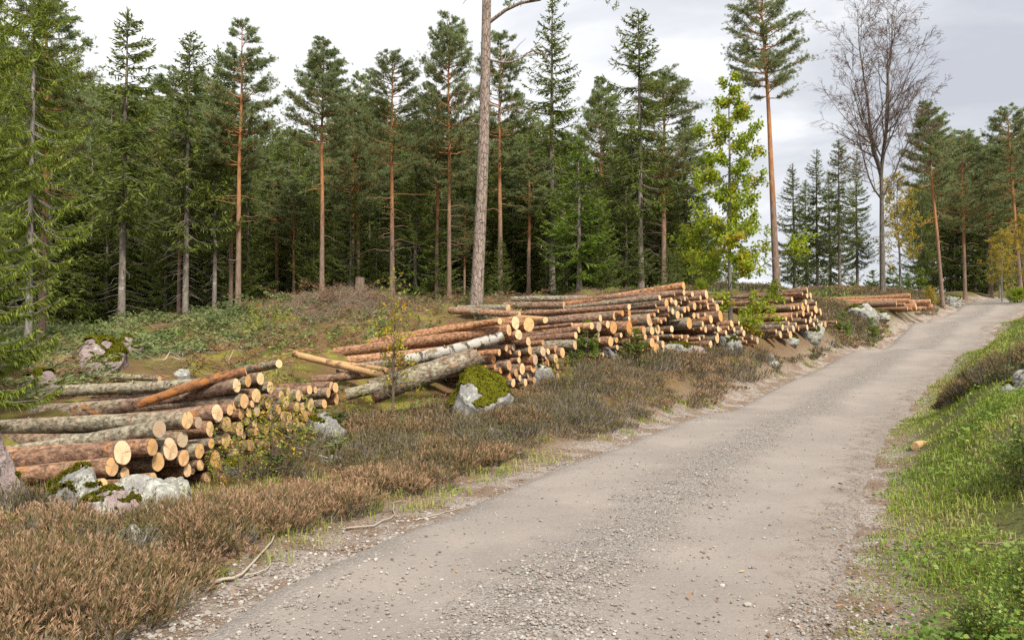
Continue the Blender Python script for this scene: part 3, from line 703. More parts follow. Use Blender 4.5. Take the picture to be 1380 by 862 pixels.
P3 = [(809, 428.5, 4.8, dict(pal=WARM, o=.1)), (828.3, 425.3, 6, dict(pal=GREY, n='long grey log with an oval pale end across the left half of the tallest stack')), (847.8, 413.4, 4.3, dict(pal=WARM)), (889, 401, 3.9, dict(pal=GREY)), (899, 410.6, 6, dict(pal=GREY)), (807, 440, 7, dict(end=GRYE)), (819, 437, 5.3), (826.6, 441, 9, dict(end=(.6, .33, .12))),
 (848, 441, 9.5, dict(end=ORNG, n='stout log with ragged orange end beside the widest grey log of the tallest stack')), (848, 429, 3.5), (839, 422, 4, dict(end=ORNG)), (848, 422, 4.5, dict(end=ORNG)), (875.5, 431, 9.4, dict(pal=GREY, end=(.62, .42, .24), n='widest grey barked log of the tallest stack, with a tall pale brown end')), (887, 419, 2.6), (867.8, 445, 6, dict(end=DIM)), (878.7, 445.7, 6), (886.3, 443.8, 6.5), (882.5, 433, 4.5), (806, 450, 4.3), (808, 458, 3.3), (823, 460, 7), (831, 458, 4), (832, 468, 3.8, dict(pal=GREY)), (813, 477.6, 3),
 (869.8, 454, 4.3), (886.3, 456, 4), (878.7, 461.7, 6.6), (885, 470, 8.5, dict(end=(.58, .33, .13), n='log with large dull orange end, lowest at the left foot of the tallest stack')), (893.4, 464, 5.5), (853, 451, 3.5), (837, 451.5, 3.5), (892.7, 448, 2.5), (862, 458, 4, dict(end=DIM)), (848, 460, 4, dict(end=DIM)), (840, 470, 4, dict(end=DIM)), (865, 468, 5, dict(end=DIM)),
 (921.3, 385, 5.8, dict(pal=PINE, pitch=-3, n='topmost log of the tallest stack, pale end raised above all others')), (952, 396.5, 6.4, dict(pal=WARM, n='thick round ended log at the upper right of the tallest stack')), (944, 401, 3.5), (933, 396.5, 3.7), (921.7, 394, 4), (910, 395.8, 4), (917.8, 400.6, 4.4), (923, 402, 3.5), (927.5, 401, 3.7), (905, 405, 4.5), (900, 413.5, 4.2), (910.8, 408, 4.5), (914.3, 415, 4.5), (922.7, 417, 4.2), (928, 416, 3.8), (929, 408, 3.5), (936, 412.5, 5.2), (943.6, 412.5, 4.5), (954.7, 412.5, 4.5), (952.6, 406.5, 2.8), (961, 405, 3.7), (963.8, 409.7, 2.8), (973.5, 407.3, 3, dict(pal=GREY)),
 (967.2, 416, 6.5), (970.7, 425, 8, dict(end=(.6, .33, .11), n='thick log with a warm brown end at the right edge of the tallest stack')), (906.7, 419.4, 4.5), (913.2, 424.3, 5.8), (919, 425, 3), (935.2, 425, 4.2), (940.8, 425.3, 3.8), (950.5, 423.6, 3.8), (958, 430, 5.8), (929, 435.5, 8.3, dict(end=(.58, .31, .1), n='big dark barked log with a tall orange end amid the tallest stack')), (941.5, 435.5, 3.5), (947, 436.6, 3.9), (945, 441, 3.5), (952, 430, 2.5), (967, 436.6, 3.6), (968, 443, 3.8), (951, 443.8, 4.6),
 (962, 443, 7.3, dict(end=PALE)), (966.5, 455.2, 7.2), (957.5, 463.6, 5.3), (942.9, 456, 2.5), (948.5, 453.3, 2.5), (919, 453.6, 3), (905.3, 443, 4.6), (906.7, 452.6, 2.6), (986, 436, 4.8), (995.8, 434.8, 3), (1000, 444.5, 4.8), (1002, 448, 4.6), (989.5, 444, 3.5), (995, 448, 2.8), (981.9, 441.7, 3), (985.3, 448.7, 3.7), (978.4, 448, 3.7), (971.4, 444.5, 3.5), (1001, 456, 3), (1013.2, 454, 3.9), (1020.9, 458.4, 5), (1016.3, 462.6, 5), (1006, 460, 2.5), (985, 459, 3.8),
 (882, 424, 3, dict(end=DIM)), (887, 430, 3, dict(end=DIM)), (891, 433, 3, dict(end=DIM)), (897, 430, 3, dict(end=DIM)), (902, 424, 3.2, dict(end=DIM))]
POLY3 = [(800, 445), (830, 432), (890, 405), (925, 395), (955, 398), (975, 410), (975, 435), (1005, 445), (1012, 462), (970, 462), (890, 470), (820, 470)]
pile('tall', (800, HOR, 17.6), (1020, HOR, 24), -37, -3, 4.2, P3, POLY3, 14, (2.2, 3.5), .14, (.42, .4, .18), 'tallest stack', 'logs of the tallest stack', None)
P4 = [(1087.9, 391, 4.3, dict(pal=WARM, n='topmost brown log of the fourth stack, behind the yellow green young tree')), (1087.9, 398.5, 3.5), (1092.5, 398, 4), (1081.5, 395.7, 2.5), (1083.8, 400, 3.6, dict(pal=GREY)), (1093.7, 406, 4.3, dict(pal=GREY)), (1086, 407, 4), (1089, 415.5, 5.5), (1082.7, 413.6, 6, dict(pal=WARM, n='thick brown log with a bright slanting end in the upper half of the fourth stack')), (1067.6, 403.2, 3.6), (1099.5, 416, 6), (1100, 409, 3), (1105.9, 420, 5), (1082.7, 422.3, 4), (1074, 424, 3.2), (1094.3, 423, 3.2), (1078.6, 430.5, 3), (1068.2, 426.4, 6), (1054.2, 427, 3.2), (1059.5, 429.3, 3), (1092, 431, 6.3, dict(pal=WARM)), (1098.3, 428, 5), (1102, 432, 3), (1063, 436.3, 4, dict(pal=GREY)), (1054.8, 441, 4.4, dict(pal=GREY)), (1046, 446, 2.8), (1052, 450.8, 4.8, dict(pal=GREY, n='grey log lowest at the left of the fourth stack, at the edge of the heather')), (1061.8, 445, 3.6), (1065.3, 450.8, 5.5), (1069.3, 442.6, 5), (1072.8, 437, 3), (1076.3, 442.6, 3.5), (1082.5, 441, 2.5), (1097, 437, 3.4), (1100, 441, 3), (1107.6, 436.3, 3.2), (1112.3, 437, 4.3), (1127.3, 434, 2.4, dict(n='thin short log lying furthest right at the foot of the fourth stack')), (1076, 414, 3), (1070, 414, 3), (1088, 441, 4), (1086, 432, 3)]
POLY4 = [(1045, 448), (1060, 420), (1080, 395), (1092, 400), (1105, 418), (1110, 438), (1075, 448)]
pile('fourth', (1040, HOR, 24.5), (1125, HOR, 29.5), -38, -1.5, 4.2, P4, POLY4, 6, (2, 3), .15, (.5, .4, .1), 'fourth stack', 'logs of the fourth stack', None)
P5 = [(1226.7, 399, 3.8, dict(pal=PINE, n='upper reddish log of the small stack furthest up the road')), (1226, 405, 3.8, dict(pal=PINE)), (1231.5, 407, 3.6), (1208, 408.3, 4.5, dict(pal=WARM, len=3.6)), (1219.5, 410, 2.8), (1234.6, 413, 5.2), (1222.9, 415.5, 3), (1248, 415.5, 3, dict(len=2.2)), (1253.8, 406.4, 3.2, dict(pal=PINE, len=2.2, n='short reddish log on top at the right end of the farthest stack')), (1257.4, 413.6, 3.8, dict(pal=PINE, len=2.2)), (1229, 416.5, 2.8), (1241, 416, 2.8, dict(len=2.4))]
pile('far', (1200, HOR, 37.5), (1260, HOR, 41), -33, -1.2, 4.6, P5, [(1200, 400), (1201, 400), (1200, 401)], 0, (2, 3), .15, (.6, .0, .4), 'farthest stack', 'logs of the farthest stack', None)

# loose logs, lying between and behind the stacks
def loose(p, q, r, kind='spruce', pal=WARM, lich=.3, label='', group=None, bend=0.0, taper=None, end=None, cat='log'):
    a = np.array(p, float); b = np.array(q, float)
    for e_ in (a, b): e_[2] = max(e_[2], float(gz(e_[0], e_[1])) + r * .8)
    lo = make_log(a, b - a, r, float(np.linalg.norm(b - a)), kind, random.choice(pal), lich, end, .3, bend=bend, taper=taper)
    tag(lo, label, cat, group); return lo
loose(at(331, 500, 9.9), at(185, 541, 9.6), .068, 'debarked', taper=-.3, label='peeled bright orange log slanting down the top of the nearest stack', bend=.05)
loose(at(376, 490, 11.3), at(322, 500, 11.9), .06, 'spruce', GREY, .6, 'short silver grey stick behind the peeled orange log on the nearest stack')
loose(at(215, 510, 12.6), at(122, 518, 12.9), .05, 'spruce', GREY, .8, 'thin silver grey log on the ground behind the nearest stack, right of the pink rock')
loose(at(515, 506, 13.6), at(396, 474, 14.6), .06, 'pale', label='pale split pole with torn left end pointing left from the second stack', bend=.06)
loose(at(520, 498, 14), at(432, 486, 14.8), .045, 'pale', label='shorter pale split stick under the pointed pole left of the second stack')
loose(at(600, 500, 13.6), at(465, 532, 12.9), .09, 'spruce', GREY, .95, label='dull grey log leaning left below the slanted birch, towards the nearest stack')
loose(at(640, 470, 15), at(470, 486, 15.8), .10, 'spruce', PINE, .1, 'brown log under the leaning pine logs at the left of the second stack')
loose(at(600, 478, 14.6), at(455, 500, 14.8), .09, 'spruce', GREY, .5, 'grey brown log half hidden by yellow leaves between the two nearest stacks')
loose(at(560, 497, 14.2), at(420, 512, 13.8), .08, 'spruce', WARM, .3, 'dark brown log lying lowest in the gap between the two nearest stacks')
loose(at(685, 415, 20.5), at(618, 416, 21.5), .10, 'spruce', GREY, .9, 'grey green log end jutting left behind the second stack, upper one')
loose(at(790, 402, 22.5), at(690, 403, 23.4), .09, 'spruce', GREY, .9, 'grey log at the top left corner of the tallest stack, beside cut spruce twigs')
loose(at(760, 411, 21.6), at(680, 412, 22.3), .10, 'spruce', WARM, .5, 'brown log ending left at the upper corner of the tallest stack')
loose(at(700, 424, 19.8), at(606, 418, 20.7), .09, 'spruce', WARM, .5, 'short dark log with its left end poking out under the grey green one')
loose(at(860, 417, 21.0), at(640, 431, 20.5), .12, 'spruce', GREY, .85, 'very long grey log running behind the three thick pine ends')
loose(at(735, 431, 17.2), at(698, 428, 18.0), .07, 'pale', label='torn pale stub of a log above the thick pine ends of the second stack')

ORD = ['first', 'second', 'third', 'fourth', 'fifth', 'sixth', 'seventh', 'eighth', 'ninth', 'tenth', 'eleventh', 'twelfth', 'thirteenth', 'fourteenth', 'fifteenth', 'sixteenth', 'seventeenth', 'eighteenth', 'nineteenth', 'twentieth']
SNAME = {'near': ('nearest stack', 'logs of the nearest stack'), 'second': ('second stack', 'logs of the second stack'), 'tall': ('tallest stack', 'logs of the tallest stack'),
         'fourth': ('fourth stack', 'logs of the fourth stack'), 'far': ('farthest stack', 'logs of the farthest stack')}
ROWS = {'near': 7, 'second': 6, 'tall': 8, 'fourth': 7, 'far': 2}
RNAME = {2: ['bottom', 'top'], 6: ['bottom', 'second lowest', 'third lowest', 'third highest', 'second highest', 'top'],
         7: ['bottom', 'second lowest', 'third lowest', 'middle', 'third highest', 'second highest', 'top'],
         8: ['bottom', 'second lowest', 'third lowest', 'fourth lowest', 'fourth highest', 'third highest', 'second highest', 'top']}
for key, made in PILES.items():
    sn, grp = SNAME[key]; nr_ = ROWS[key]
    zb = np.array([m[0].location.z for m in made]); qs = np.quantile(zb, np.linspace(0, 1, nr_ + 1)[1:-1])
    row = np.searchsorted(qs, zb)
    med = np.median([m[3] for m in made])
    for r_ in range(nr_):
        mem = sorted([m for m, q in zip(made, row) if q == r_], key=lambda m: m[1])
        for i, (lo, px, py, rpx, hand, opt) in enumerate(mem):
            size = 'thick' if rpx > med * 1.25 else 'thin' if rpx < med * .75 else 'medium'
            e = [c for c in lo.children if c.name.startswith('cut_end')][0].color; tone = 'dull' if e[0] < .55 else 'orange' if e[1] < .38 else 'pale'
            side = '%s from its left' % ORD[i] if i < len(ORD) else 'near its right'
            lab = opt.get('n') or '%s %s-ended log, %s layer of the %s, %s' % (size, tone, RNAME[nr_][r_], sn, side)
            tag(lo, lab, 'log', grp)
# ------------------------------------------------------------------ rocks
def rock(px, py, w, h, d, material, label, moss=0.0, seed=0, depth=None, cat='boulder', name='boulder', sink=.3, cuts=9, rz=None, group=None, sub=5, mosstop=.35):
    """boulder whose foot is at pixel (px, py) at distance d; w, h in metres"""
    r = np.random.default_rng(seed + 77)
    bm = bmesh.new(); bmesh.ops.create_icosphere(bm, subdivisions=sub, radius=1)
    V = np.array([v.co[:] for v in bm.verts]); F = np.array([[v.index for v in f.verts] for f in bm.faces]); bm.free()
    for i in range(cuts):
        n = nrm(r.normal(size=3) * np.array([1, 1, .8])); o = r.uniform(.55, .85)
        e = np.maximum(0, V @ n - o); V = V - n * (e * .92)[:, None]
    s = seed * 7.7
    nv = nrm(V)
    V = V * (1 + .10 * fbm(nv[:, 0] * 1.3 + s, nv[:, 1] * 1.3, nv[:, 2] * 1.3, 3) + .06 * fbm(nv[:, 0] * 4.5 + s, nv[:, 1] * 4.5, nv[:, 2] * 4.5, 5))[:, None]
    V[:, 0] *= w / 2 / np.abs(V[:, 0]).max(); V[:, 1] *= (depth or w * .8) / 2 / np.abs(V[:, 1]).max()
    V[:, 2] -= V[:, 2].min(); V[:, 2] *= h / .56 / V[:, 2].max(); V[:, 2] -= h / .56 * .44
    P, dh = hit(px, py)
    if abs(dh - d) > .22 * d: P = on(px, d)
    P = P + np.array([P[0], P[1], 0]) / max(np.hypot(P[0], P[1]), .1) * w * .25      # foot in front, centre behind
    P[2] = float(gz(P[0], P[1]))
    root = empty(name, tuple(P), rz if rz is not None else r.uniform(-.3, .3))
    b = MB(); b.add(V, F); b.build('stone', M[material], root, True)
    if moss > 0:
        # moss cushion: a thickened skin over the upward facing side, ragged at the rim
        e1 = V[F[:, 1]] - V[F[:, 0]]; e2 = V[F[:, 2]] - V[F[:, 0]]; fn = nrm(np.cross(e1, e2))
        vn = np.zeros_like(V)
        for i in range(3): np.add.at(vn, F[:, i], fn)
        vn = nrm(vn)
        q = vn[:, 2] + .45 * fbm(V[:, 0] * 3.2 / max(w, .3) * 1.2 + s, V[:, 1] * 3 / max(w, .3), V[:, 2] * 3 / max(w, .3) + 3, 4) - .25 * V[:, 0] / w * (1 if seed % 2 else 0)
        th = 1.0 - moss * 1.1
        k = sstep(th - .02, th + .22, q)
        keep = (k[F] > 0).all(1)
        used = np.unique(F[keep]); mp = -np.ones(len(V), int); mp[used] = np.arange(len(used))
        lift = k * (.022 + .05 * w * .4) * (1 + .45 * fbm(V[:, 0] * 16 + s, V[:, 1] * 16, V[:, 2] * 16, 3)) - .004
        if len(used) > 12:
            b = MB(); VM = (V + vn * lift[:, None])
            b.add(VM[used], mp[F[keep]])
            kf = r.choice(np.where(keep)[0], 2600); bc = r.dirichlet((1, 1, 1), 2600); B = (VM[F[kf]] * bc[..., None]).sum(1)   # moss shoots
            D = nrm(vn[F[kf, 0]] + r.normal(0, .5, (2600, 3))) * (.012 + .016 * w) * r.uniform(.5, 1.2, (2600, 1)); W_ = nrm(np.cross(D, r.normal(0, 1, (2600, 3)))) * (.004 + .004 * w)
            Vs, Qs = sprays(B, D, W_, .5, .6); b.add(Vs, Qs)
            b.build('moss', M['moss'], root, True)
    tag(root, label, cat, group)
    return root
rock(642, 562, 1.28, .74, 12.6, 'rock', 'big grey boulder capped with bright green moss in front of the second stack', .62, 3, 1.1, cuts=7)
rock(-10, 690, .55, .85, 6.1, 'pink_rock', 'tall pinkish boulder with mossy top cut by the left edge, beside the nearest stack', .35, 6, .6)
rock(138, 503, .95, .50, 13.4, 'pink_rock', 'pinkish mossy boulder among cut branches behind the nearest stack, the large one', .42, 5, .8)
rock(170, 480, .70, .38, 14.6, 'pink_rock', 'pinkish slab of rock leaning behind the large mossy boulder on the slope', .25, 8, .7)
rock(60, 532, .72, .33, 11.2, 'pink_rock', 'low pink white rock beside spruce twigs behind the nearest stack', .3, 11, .6)
rock(98, 692, .62, .36, 6.4, 'rock', 'pale grey rock with a strip of moss below the lowest brown logs', .16, 12, .5)
rock(200, 694, .95, .32, 6.5, 'pale_rock', 'whitish lichen covered rock at the foot of the nearest stack', .0, 14, .5)
rock(150, 716, .50, .30, 6.0, 'pink_rock', 'split rock draped with moss between two pale rocks in the heather', .30, 15, .45)
rock(238, 668, .42, .17, 7.2, 'pale_rock', 'small pale rock with lichen under the orange ended logs', 0, 16, .4)
rock(180, 735, .4, .14, 5.7, 'pale_rock', 'low whitish stone half buried in dry heather', 0, 41, .35)
rock(318, 640, .38, .16, 8.7, 'pale_rock', 'small white topped rock with moss at the middle foot of the nearest stack', .35, 17, .35)
rock(437, 603, .62, .46, 11.4, 'rock', 'dark grey rock at the right end of the nearest stack', .28, 18, .55)
rock(448, 625, .35, .12, 10.3, 'pale_rock', 'little pale stone in heather below the dark grey rock', .1, 19)
rock(528, 525, .36, .16, 14.0, 'rock', 'low grey stone with moss under the birch log', .6, 20)
rock(664, 590, .34, .13, 11.2, 'pale_rock', 'whitish flat stone in heather below the big mossy boulder', 0, 21, .2)
rock(730, 520, .55, .42, 15.4, 'rock', 'grey rock at the right foot of the second stack behind the leafy bush', .1, 22)
rock(822, 483, .55, .30, 17.8, 'rock', 'grey rock between the two little spruces under the tallest stack', .15, 23)
rock(905, 478, 1.1, .26, 19.6, 'rock', 'grey rock in the dark gap under the tallest stack', .1, 24)
rock(935, 480, .8, .24, 19.6, 'pink_rock', 'reddish flat faced rock at the foot of the tallest stack', .05, 25)
rock(980, 472, .9, .50, 21.4, 'rock', 'slanting grey rock under the right end of the tallest stack', .2, 26)
rock(1093, 462, 1.25, .58, 25.2, 'pale_rock', 'rounded pale boulder in front of the fourth stack', .18, 27)
rock(1066, 465, .65, .22, 24.8, 'pale_rock', 'small white stone beside the rounded pale boulder', .1, 28)
rock(1040, 488, .34, .24, 21.5, 'pale_rock', 'pale upright stone at the road edge, upper of the pair', .0, 29)
rock(1043, 496, .42, .16, 20.5, 'pale_rock', 'flat whitish stone at the road edge, lower of the pair', .0, 30)
rock(1160, 433, 1.7, .72, 32.5, 'pale_rock', 'long pale outcrop with yellow lichen between the fourth and farthest stacks', .2, 31, 1.2)
rock(1186, 434, 1.0, .34, 33.0, 'pale_rock', 'low tail of pale rock right of the lichen outcrop', .1, 32)
rock(1285, 415, 1.3, .70, 45, 'pale_rock', 'mossy grey boulder right of the farthest stack at the bend of the road', .45, 33, 1.2)
rock(1384, 528, .42, .30, 10.6, 'pale_rock', 'whitish stone on the right hand bank at the frame edge', .1, 34)
rock(1362, 533, .26, .16, 10.6, 'rock', 'greenish grey stone beside the whitish stone on the right bank', .1, 35)
rock(245, 512, .3, .16, 13.8, 'rock', 'small pale stone with lichen above the thin silver grey log', 0, 36)

# ------------------------------------------------------------------ trees
G = np.random.default_rng(3)
def trunk_path(h, lean=0.0, wob=.012, k=14, r=G):
    z = np.linspace(0, 1, k); a = r.uniform(0, 6.28)
    x = lean * z * h + wob * h * fbm(z * 2.2 + r.uniform(0, 99), 0.5, 0, 2) * z; y = wob * h * fbm(z * 2.2 + r.uniform(0, 99), 3.5, 0, 2) * z
    return np.stack([x, y, z * h], 1)
def interp(Pth, zz):
    t = zz / Pth[-1, 2] * (len(Pth) - 1); i = np.clip(t.astype(int), 0, len(Pth) - 2); f = (t - i)[:, None]
    return Pth[i] * (1 - f) + Pth[i + 1] * f
def root_flare(z, h, r0):
    return r0 * ((1 - z / h) ** .8 * .92 + .06) * (1 + .35 * np.exp(-z / (r0 * 2.2)))

def spruce_meshes(name, seed, h=13., cb=.18, rad=1.6, r0=.13, dens=1.0, droop=.3, barkm='spruce_bark', leafm='spruce', dead=.5, lf=1.0, top=.75, sprl=1.0, step=.30):
    r = np.random.default_rng(seed)
    TP = trunk_path(h, 0, .006, 16, r)
    tb = MB(); V, Q = tubes(TP, root_flare(TP[:, 2], h, r0), 9); tb.add(V, Q)
    # whorls of live branches
    zs = []; z = cb * h
    while z < h * .985:
        zs.append(z); z += step * r.uniform(.75, 1.25) * (1 if z < h * .8 else .75)
    Z = np.concatenate([np.full(int(r.integers(4, 8)), q) + r.normal(0, .06, 1) for q in zs]); Z += r.uniform(-.09, .09, len(Z)); Z = np.clip(Z, cb * h, h * .99)
    n = len(Z); az = r.uniform(0, 2 * np.pi, n); t = (Z - cb * h) / (h - cb * h)
    sidef = 1 + .18 * np.cos(az - r.uniform(0, 6.28))
    Lb = (rad * (1 - t) ** top * (.68 + .32 * r.random(n) ** .6) * np.minimum(1, .55 + t * 4) + .10) * sidef
    gap = r.random(n) > .07
    a0 = .75 * t ** 1.6 - droop * (1 - t); a2 = .12 + .20 * (1 - t)
    B0 = interp(TP, Z); O = np.stack([np.cos(az), np.sin(az), 0 * az], 1); S = np.stack([-np.sin(az), np.cos(az), 0 * az], 1)
    def bp(i, q):   # point on branch i at fraction q
        zz = Lb[i] * (a0[i] * q - .28 * (1 - t[i]) * np.sin(q * np.pi) * .6 + a2[i] * q ** 3)
        return B0[i] + O[i] * (Lb[i] * q)[:, None] + np.array([0, 0, 1.]) * zz[:, None]
    qs = np.linspace(0, 1, 5)
    P = np.stack([bp(np.arange(n), np.full(n, q)) for q in qs], 1)
    V, Q = tubes(P, np.clip(.012 + .011 * Lb, 0, .045)[:, None] * (1 - .85 * qs)[None], 3); tb.add(V, Q)
    # dead twigs below the live crown
    if dead > 0:
        m = int(dead * cb * h * 7); zd = r.uniform(min(.06, cb * .4) * h, cb * h * 1.1, m); ad = r.uniform(0, 6.28, m); ld = r.uniform(.25, 1.0, m) * rad * .7 * (.4 + .6 * zd / (cb * h))
        Bd = interp(TP, zd); Od = np.stack([np.cos(ad), np.sin(ad), r.uniform(-.45, .1, m)], 1)
        q = np.linspace(0, 1, 4)
        Pd = Bd[:, None] + Od[:, None] * (ld[:, None] * q[None])[..., None]; Pd[..., 2] -= (ld[:, None] * .35 * q[None] ** 2); Pd[:, 1:] += r.normal(0, .03, (m, 3, 3))
        V, Q = tubes(Pd, .011 * (1 - .75 * q)[None] * np.ones((m, 1)), 3); tb.add(V, Q)
    # sprays
    cnt = np.maximum(3, (Lb / .06 * dens * lf).astype(int)) * gap
    i = np.repeat(np.arange(n), cnt); N_ = len(i)
    q = .06 + .94 * r.random(N_) ** .85
    Bp = bp(i, q); eps = .04
    Tg = nrm(bp(i, np.minimum(q + eps, 1.1)) - bp(i, q - eps))
    sgn = r.choice([-1., 1.], N_) * r.uniform(.35, 1.15, N_)
    hang = (r.random(N_) < (.35 + .45 * (1 - t[i]))) * r.uniform(.4, 1.6, N_)
    D = nrm(Tg * r.uniform(.35, 1.0, N_)[:, None] + S[i] * sgn[:, None] * .85 + np.array([0, 0, -1.]) * hang[:, None] * (droop * 2.2 + .15) + r.normal(0, .12, (N_, 3)))
    ln = (.14 + .22 * r.random(N_)) * sprl * np.minimum(1.25, .55 + Lb[i] / rad) * (1.15 - .45 * q)
    Wd = nrm(np.cross(D, r.normal(0, 1, (N_, 3)) * 1.1 + np.array([0, 0, .6]))) * (.026 + .018 * r.random(N_))[:, None] * sprl ** .5 / lf ** .5
    base_v = .38 + .18 * r.normal(0, 1, N_) + .16 * fbm(Bp[:, 0] * 1.1, Bp[:, 1] * 1.1, Bp[:, 2] * 1.1, 2) + .12 * (q - .5)
    cb_ = MB(); V, Q = sprays(Bp, D * ln[:, None], Wd); cb_.add(V, Q, v=np.repeat(np.clip(base_v, 0, 1), 4))
    # leader
    m = 30; zl = h * r.uniform(.955, 1.0, m); Bl = interp(TP, zl); Dl = nrm(np.stack([r.normal(0, .5, m), r.normal(0, .5, m), np.full(m, 1.)], 1)) * .16
    V, Q = sprays(Bl, Dl, nrm(np.cross(Dl, r.normal(0, 1, (m, 3)))) * .022); cb_.add(V, Q, v=.5)
    return h, tb.mesh(name + '_trunk', M[barkm], True), cb_.mesh(name + '_crown', M[leafm])

def tuft_quads(B, A, r, per, ln, wd, spread=1.0):
    n = len(B); i = np.repeat(np.arange(n), per)
    D = nrm(A[i] * .9 + r.normal(0, .62 * spread, (n * per, 3))) * (ln * r.uniform(.6, 1.15, n * per))[:, None]
    W = nrm(np.cross(D, r.normal(0, 1, (n * per, 3)))) * wd
    return B[i] + r.normal(0, .02, (n * per, 3)), D, W, i
def pine_meshes(name, seed, h=13., cb=.5, rad=1.5, r0=.14, nb=60, dens=1.0, barkm='pine_bark', leafm='pine', dead=10, conic=.6, per=13, tl=.135, tw=.0105, lean=0.0, deadlen=1.3):
    r = np.random.default_rng(seed)
    TP = trunk_path(h, lean, .012, 18, r)
    tb = MB(); V, Q = tubes(TP, root_flare(TP[:, 2], h, r0), 10); tb.add(V, Q)
    t = np.sort(r.random(nb) ** .85); Z = (cb + (1 - cb) * t * .985) * h
    az = np.arange(nb) * 2.4 + r.uniform(-.5, .5, nb)
    prof = (1 - t) ** conic * np.minimum(1, .5 + 2.2 * t) + .09
    Lb = rad * prof * r.uniform(.6, 1.1, nb)
    B0 = interp(TP, Z); O = np.stack([np.cos(az), np.sin(az), 0 * az], 1); S = np.stack([-np.sin(az), np.cos(az), 0 * az], 1)
    up = .42 * t + r.uniform(-.20, .12, nb)
    qs = np.linspace(0, 1, 6)
    wob = r.normal(0, .05, (nb, 6, 3)) * qs[None, :, None]
    def bp(i, q):
        return B0[i] + O[i] * (Lb[i] * q)[:, None] + np.array([0, 0, 1.]) * (Lb[i] * (up[i] * q + .28 * q * q))[:, None]
    P = np.stack([bp(np.arange(nb), np.full(nb, q)) for q in qs], 1) + wob * Lb[:, None, None]
    V, Q = tubes(P, np.clip(.010 + .018 * Lb, 0, .06)[:, None] * (1 - .8 * qs)[None], 4); tb.add(V, Q)
    # side shoots carrying needle tufts
    cnt = np.maximum(4, (Lb * 26 * dens).astype(int)); i = np.repeat(np.arange(nb), cnt); N_ = len(i)
    q = .30 + .75 * r.random(N_) ** .8
    base = bp(i, np.minimum(q, 1.)); side = r.normal(0, 1, N_); ll = np.abs(r.normal(0, .30, N_)) * Lb[i] * (1.2 - .6 * q) + .06
    D = nrm(O[i] * r.uniform(.2, 1, N_)[:, None] + S[i] * side[:, None] + np.array([0, 0, 1.]) * r.uniform(-.10, .5, N_)[:, None])
    tip = base + D * ll[:, None]
    V, Q = tubes(np.stack([base, (base + tip) / 2 + r.normal(0, .02, (N_, 3)), tip], 1), np.array([[.008, .006, .004]]) * np.ones((N_, 1)), 3); tb.add(V, Q)
    A = nrm(D * .6 + np.array([0, 0, .8]) + O[i] * .3)
    tv = .42 + .16 * r.normal(0, 1, N_) + .12 * fbm(tip[:, 0] * 1.3, tip[:, 1] * 1.3, tip[:, 2] * 1.3, 2)
    c = MB()
    for f in (.62, 1.0):
        Bq, Dq, Wq, ix = tuft_quads(base + (tip - base) * f, A, r, per, tl, tw)
        V, Q = sprays(Bq, Dq, Wq, .5, .4); c.add(V, Q, v=np.repeat(np.clip(tv[ix] + r.normal(0, .1, len(ix)), 0, 1), 4))
    if dead:
        zd = r.uniform(cb * h * .35, cb * h * 1.0, dead); ad = r.uniform(0, 6.28, dead); ld = r.uniform(.3, 1, dead) * deadlen
        q = np.linspace(0, 1, 6); Bd = interp(TP, zd); Od = np.stack([np.cos(ad), np.sin(ad), r.uniform(-.1, .35, dead)], 1)
        Pd = Bd[:, None] + Od[:, None] * (ld[:, None] * q)[..., None]; Pd[:, 1:] += np.cumsum(r.normal(0, .05, (dead, 5, 3)), 1) * ld[:, None, None]
        Pd[..., 2] -= ld[:, None] * .22 * q[None] ** 2
        V, Q = tubes(Pd, (.010 + .010 * ld)[:, None] * (1 - .8 * q)[None], 4); tb.add(V, Q)
    return h, tb.mesh(name + '_trunk', M[barkm], True), c.mesh(name + '_crown', M[leafm])

def children_curves(Par, Rpar, r, per, q0, q1, ang, lratio, Lpar, k, up=.2, wob=.08, rr=.55):
    n = len(Par); kk = Par.shape[1]; i = np.repeat(np.arange(n), per); N_ = len(i)
    q = r.uniform(q0, q1, N_); tt = q * (kk - 1); a = np.clip(tt.astype(int), 0, kk - 2); f = (tt - a)[:, None]
    base = Par[i, a] * (1 - f) + Par[i, a + 1] * f; T = nrm(Par[i, a + 1] - Par[i, a])
    perp = nrm(np.cross(T, r.normal(0, 1, (N_, 3))))
    an = ang * r.uniform(.7, 1.3, N_)
    D = nrm(T * np.cos(an)[:, None] + perp * np.sin(an)[:, None])
    Ln = Lpar[i] * lratio * r.uniform(.55, 1.15, N_) * (1.25 - .65 * q)
    s = np.linspace(0, 1, k)
    P = base[:, None] + D[:, None] * (Ln[:, None] * s)[..., None]
    P[..., 2] += Ln[:, None] * up * s[None] ** 2
    P[:, 1:] += np.cumsum(r.normal(0, wob, (N_, k - 1, 3)), 1) * Ln[:, None, None] / k
    R0 = np.minimum(Rpar[i] * (1 - .8 * q) * rr + .001, Rpar[i])
    return P, R0, Ln, i
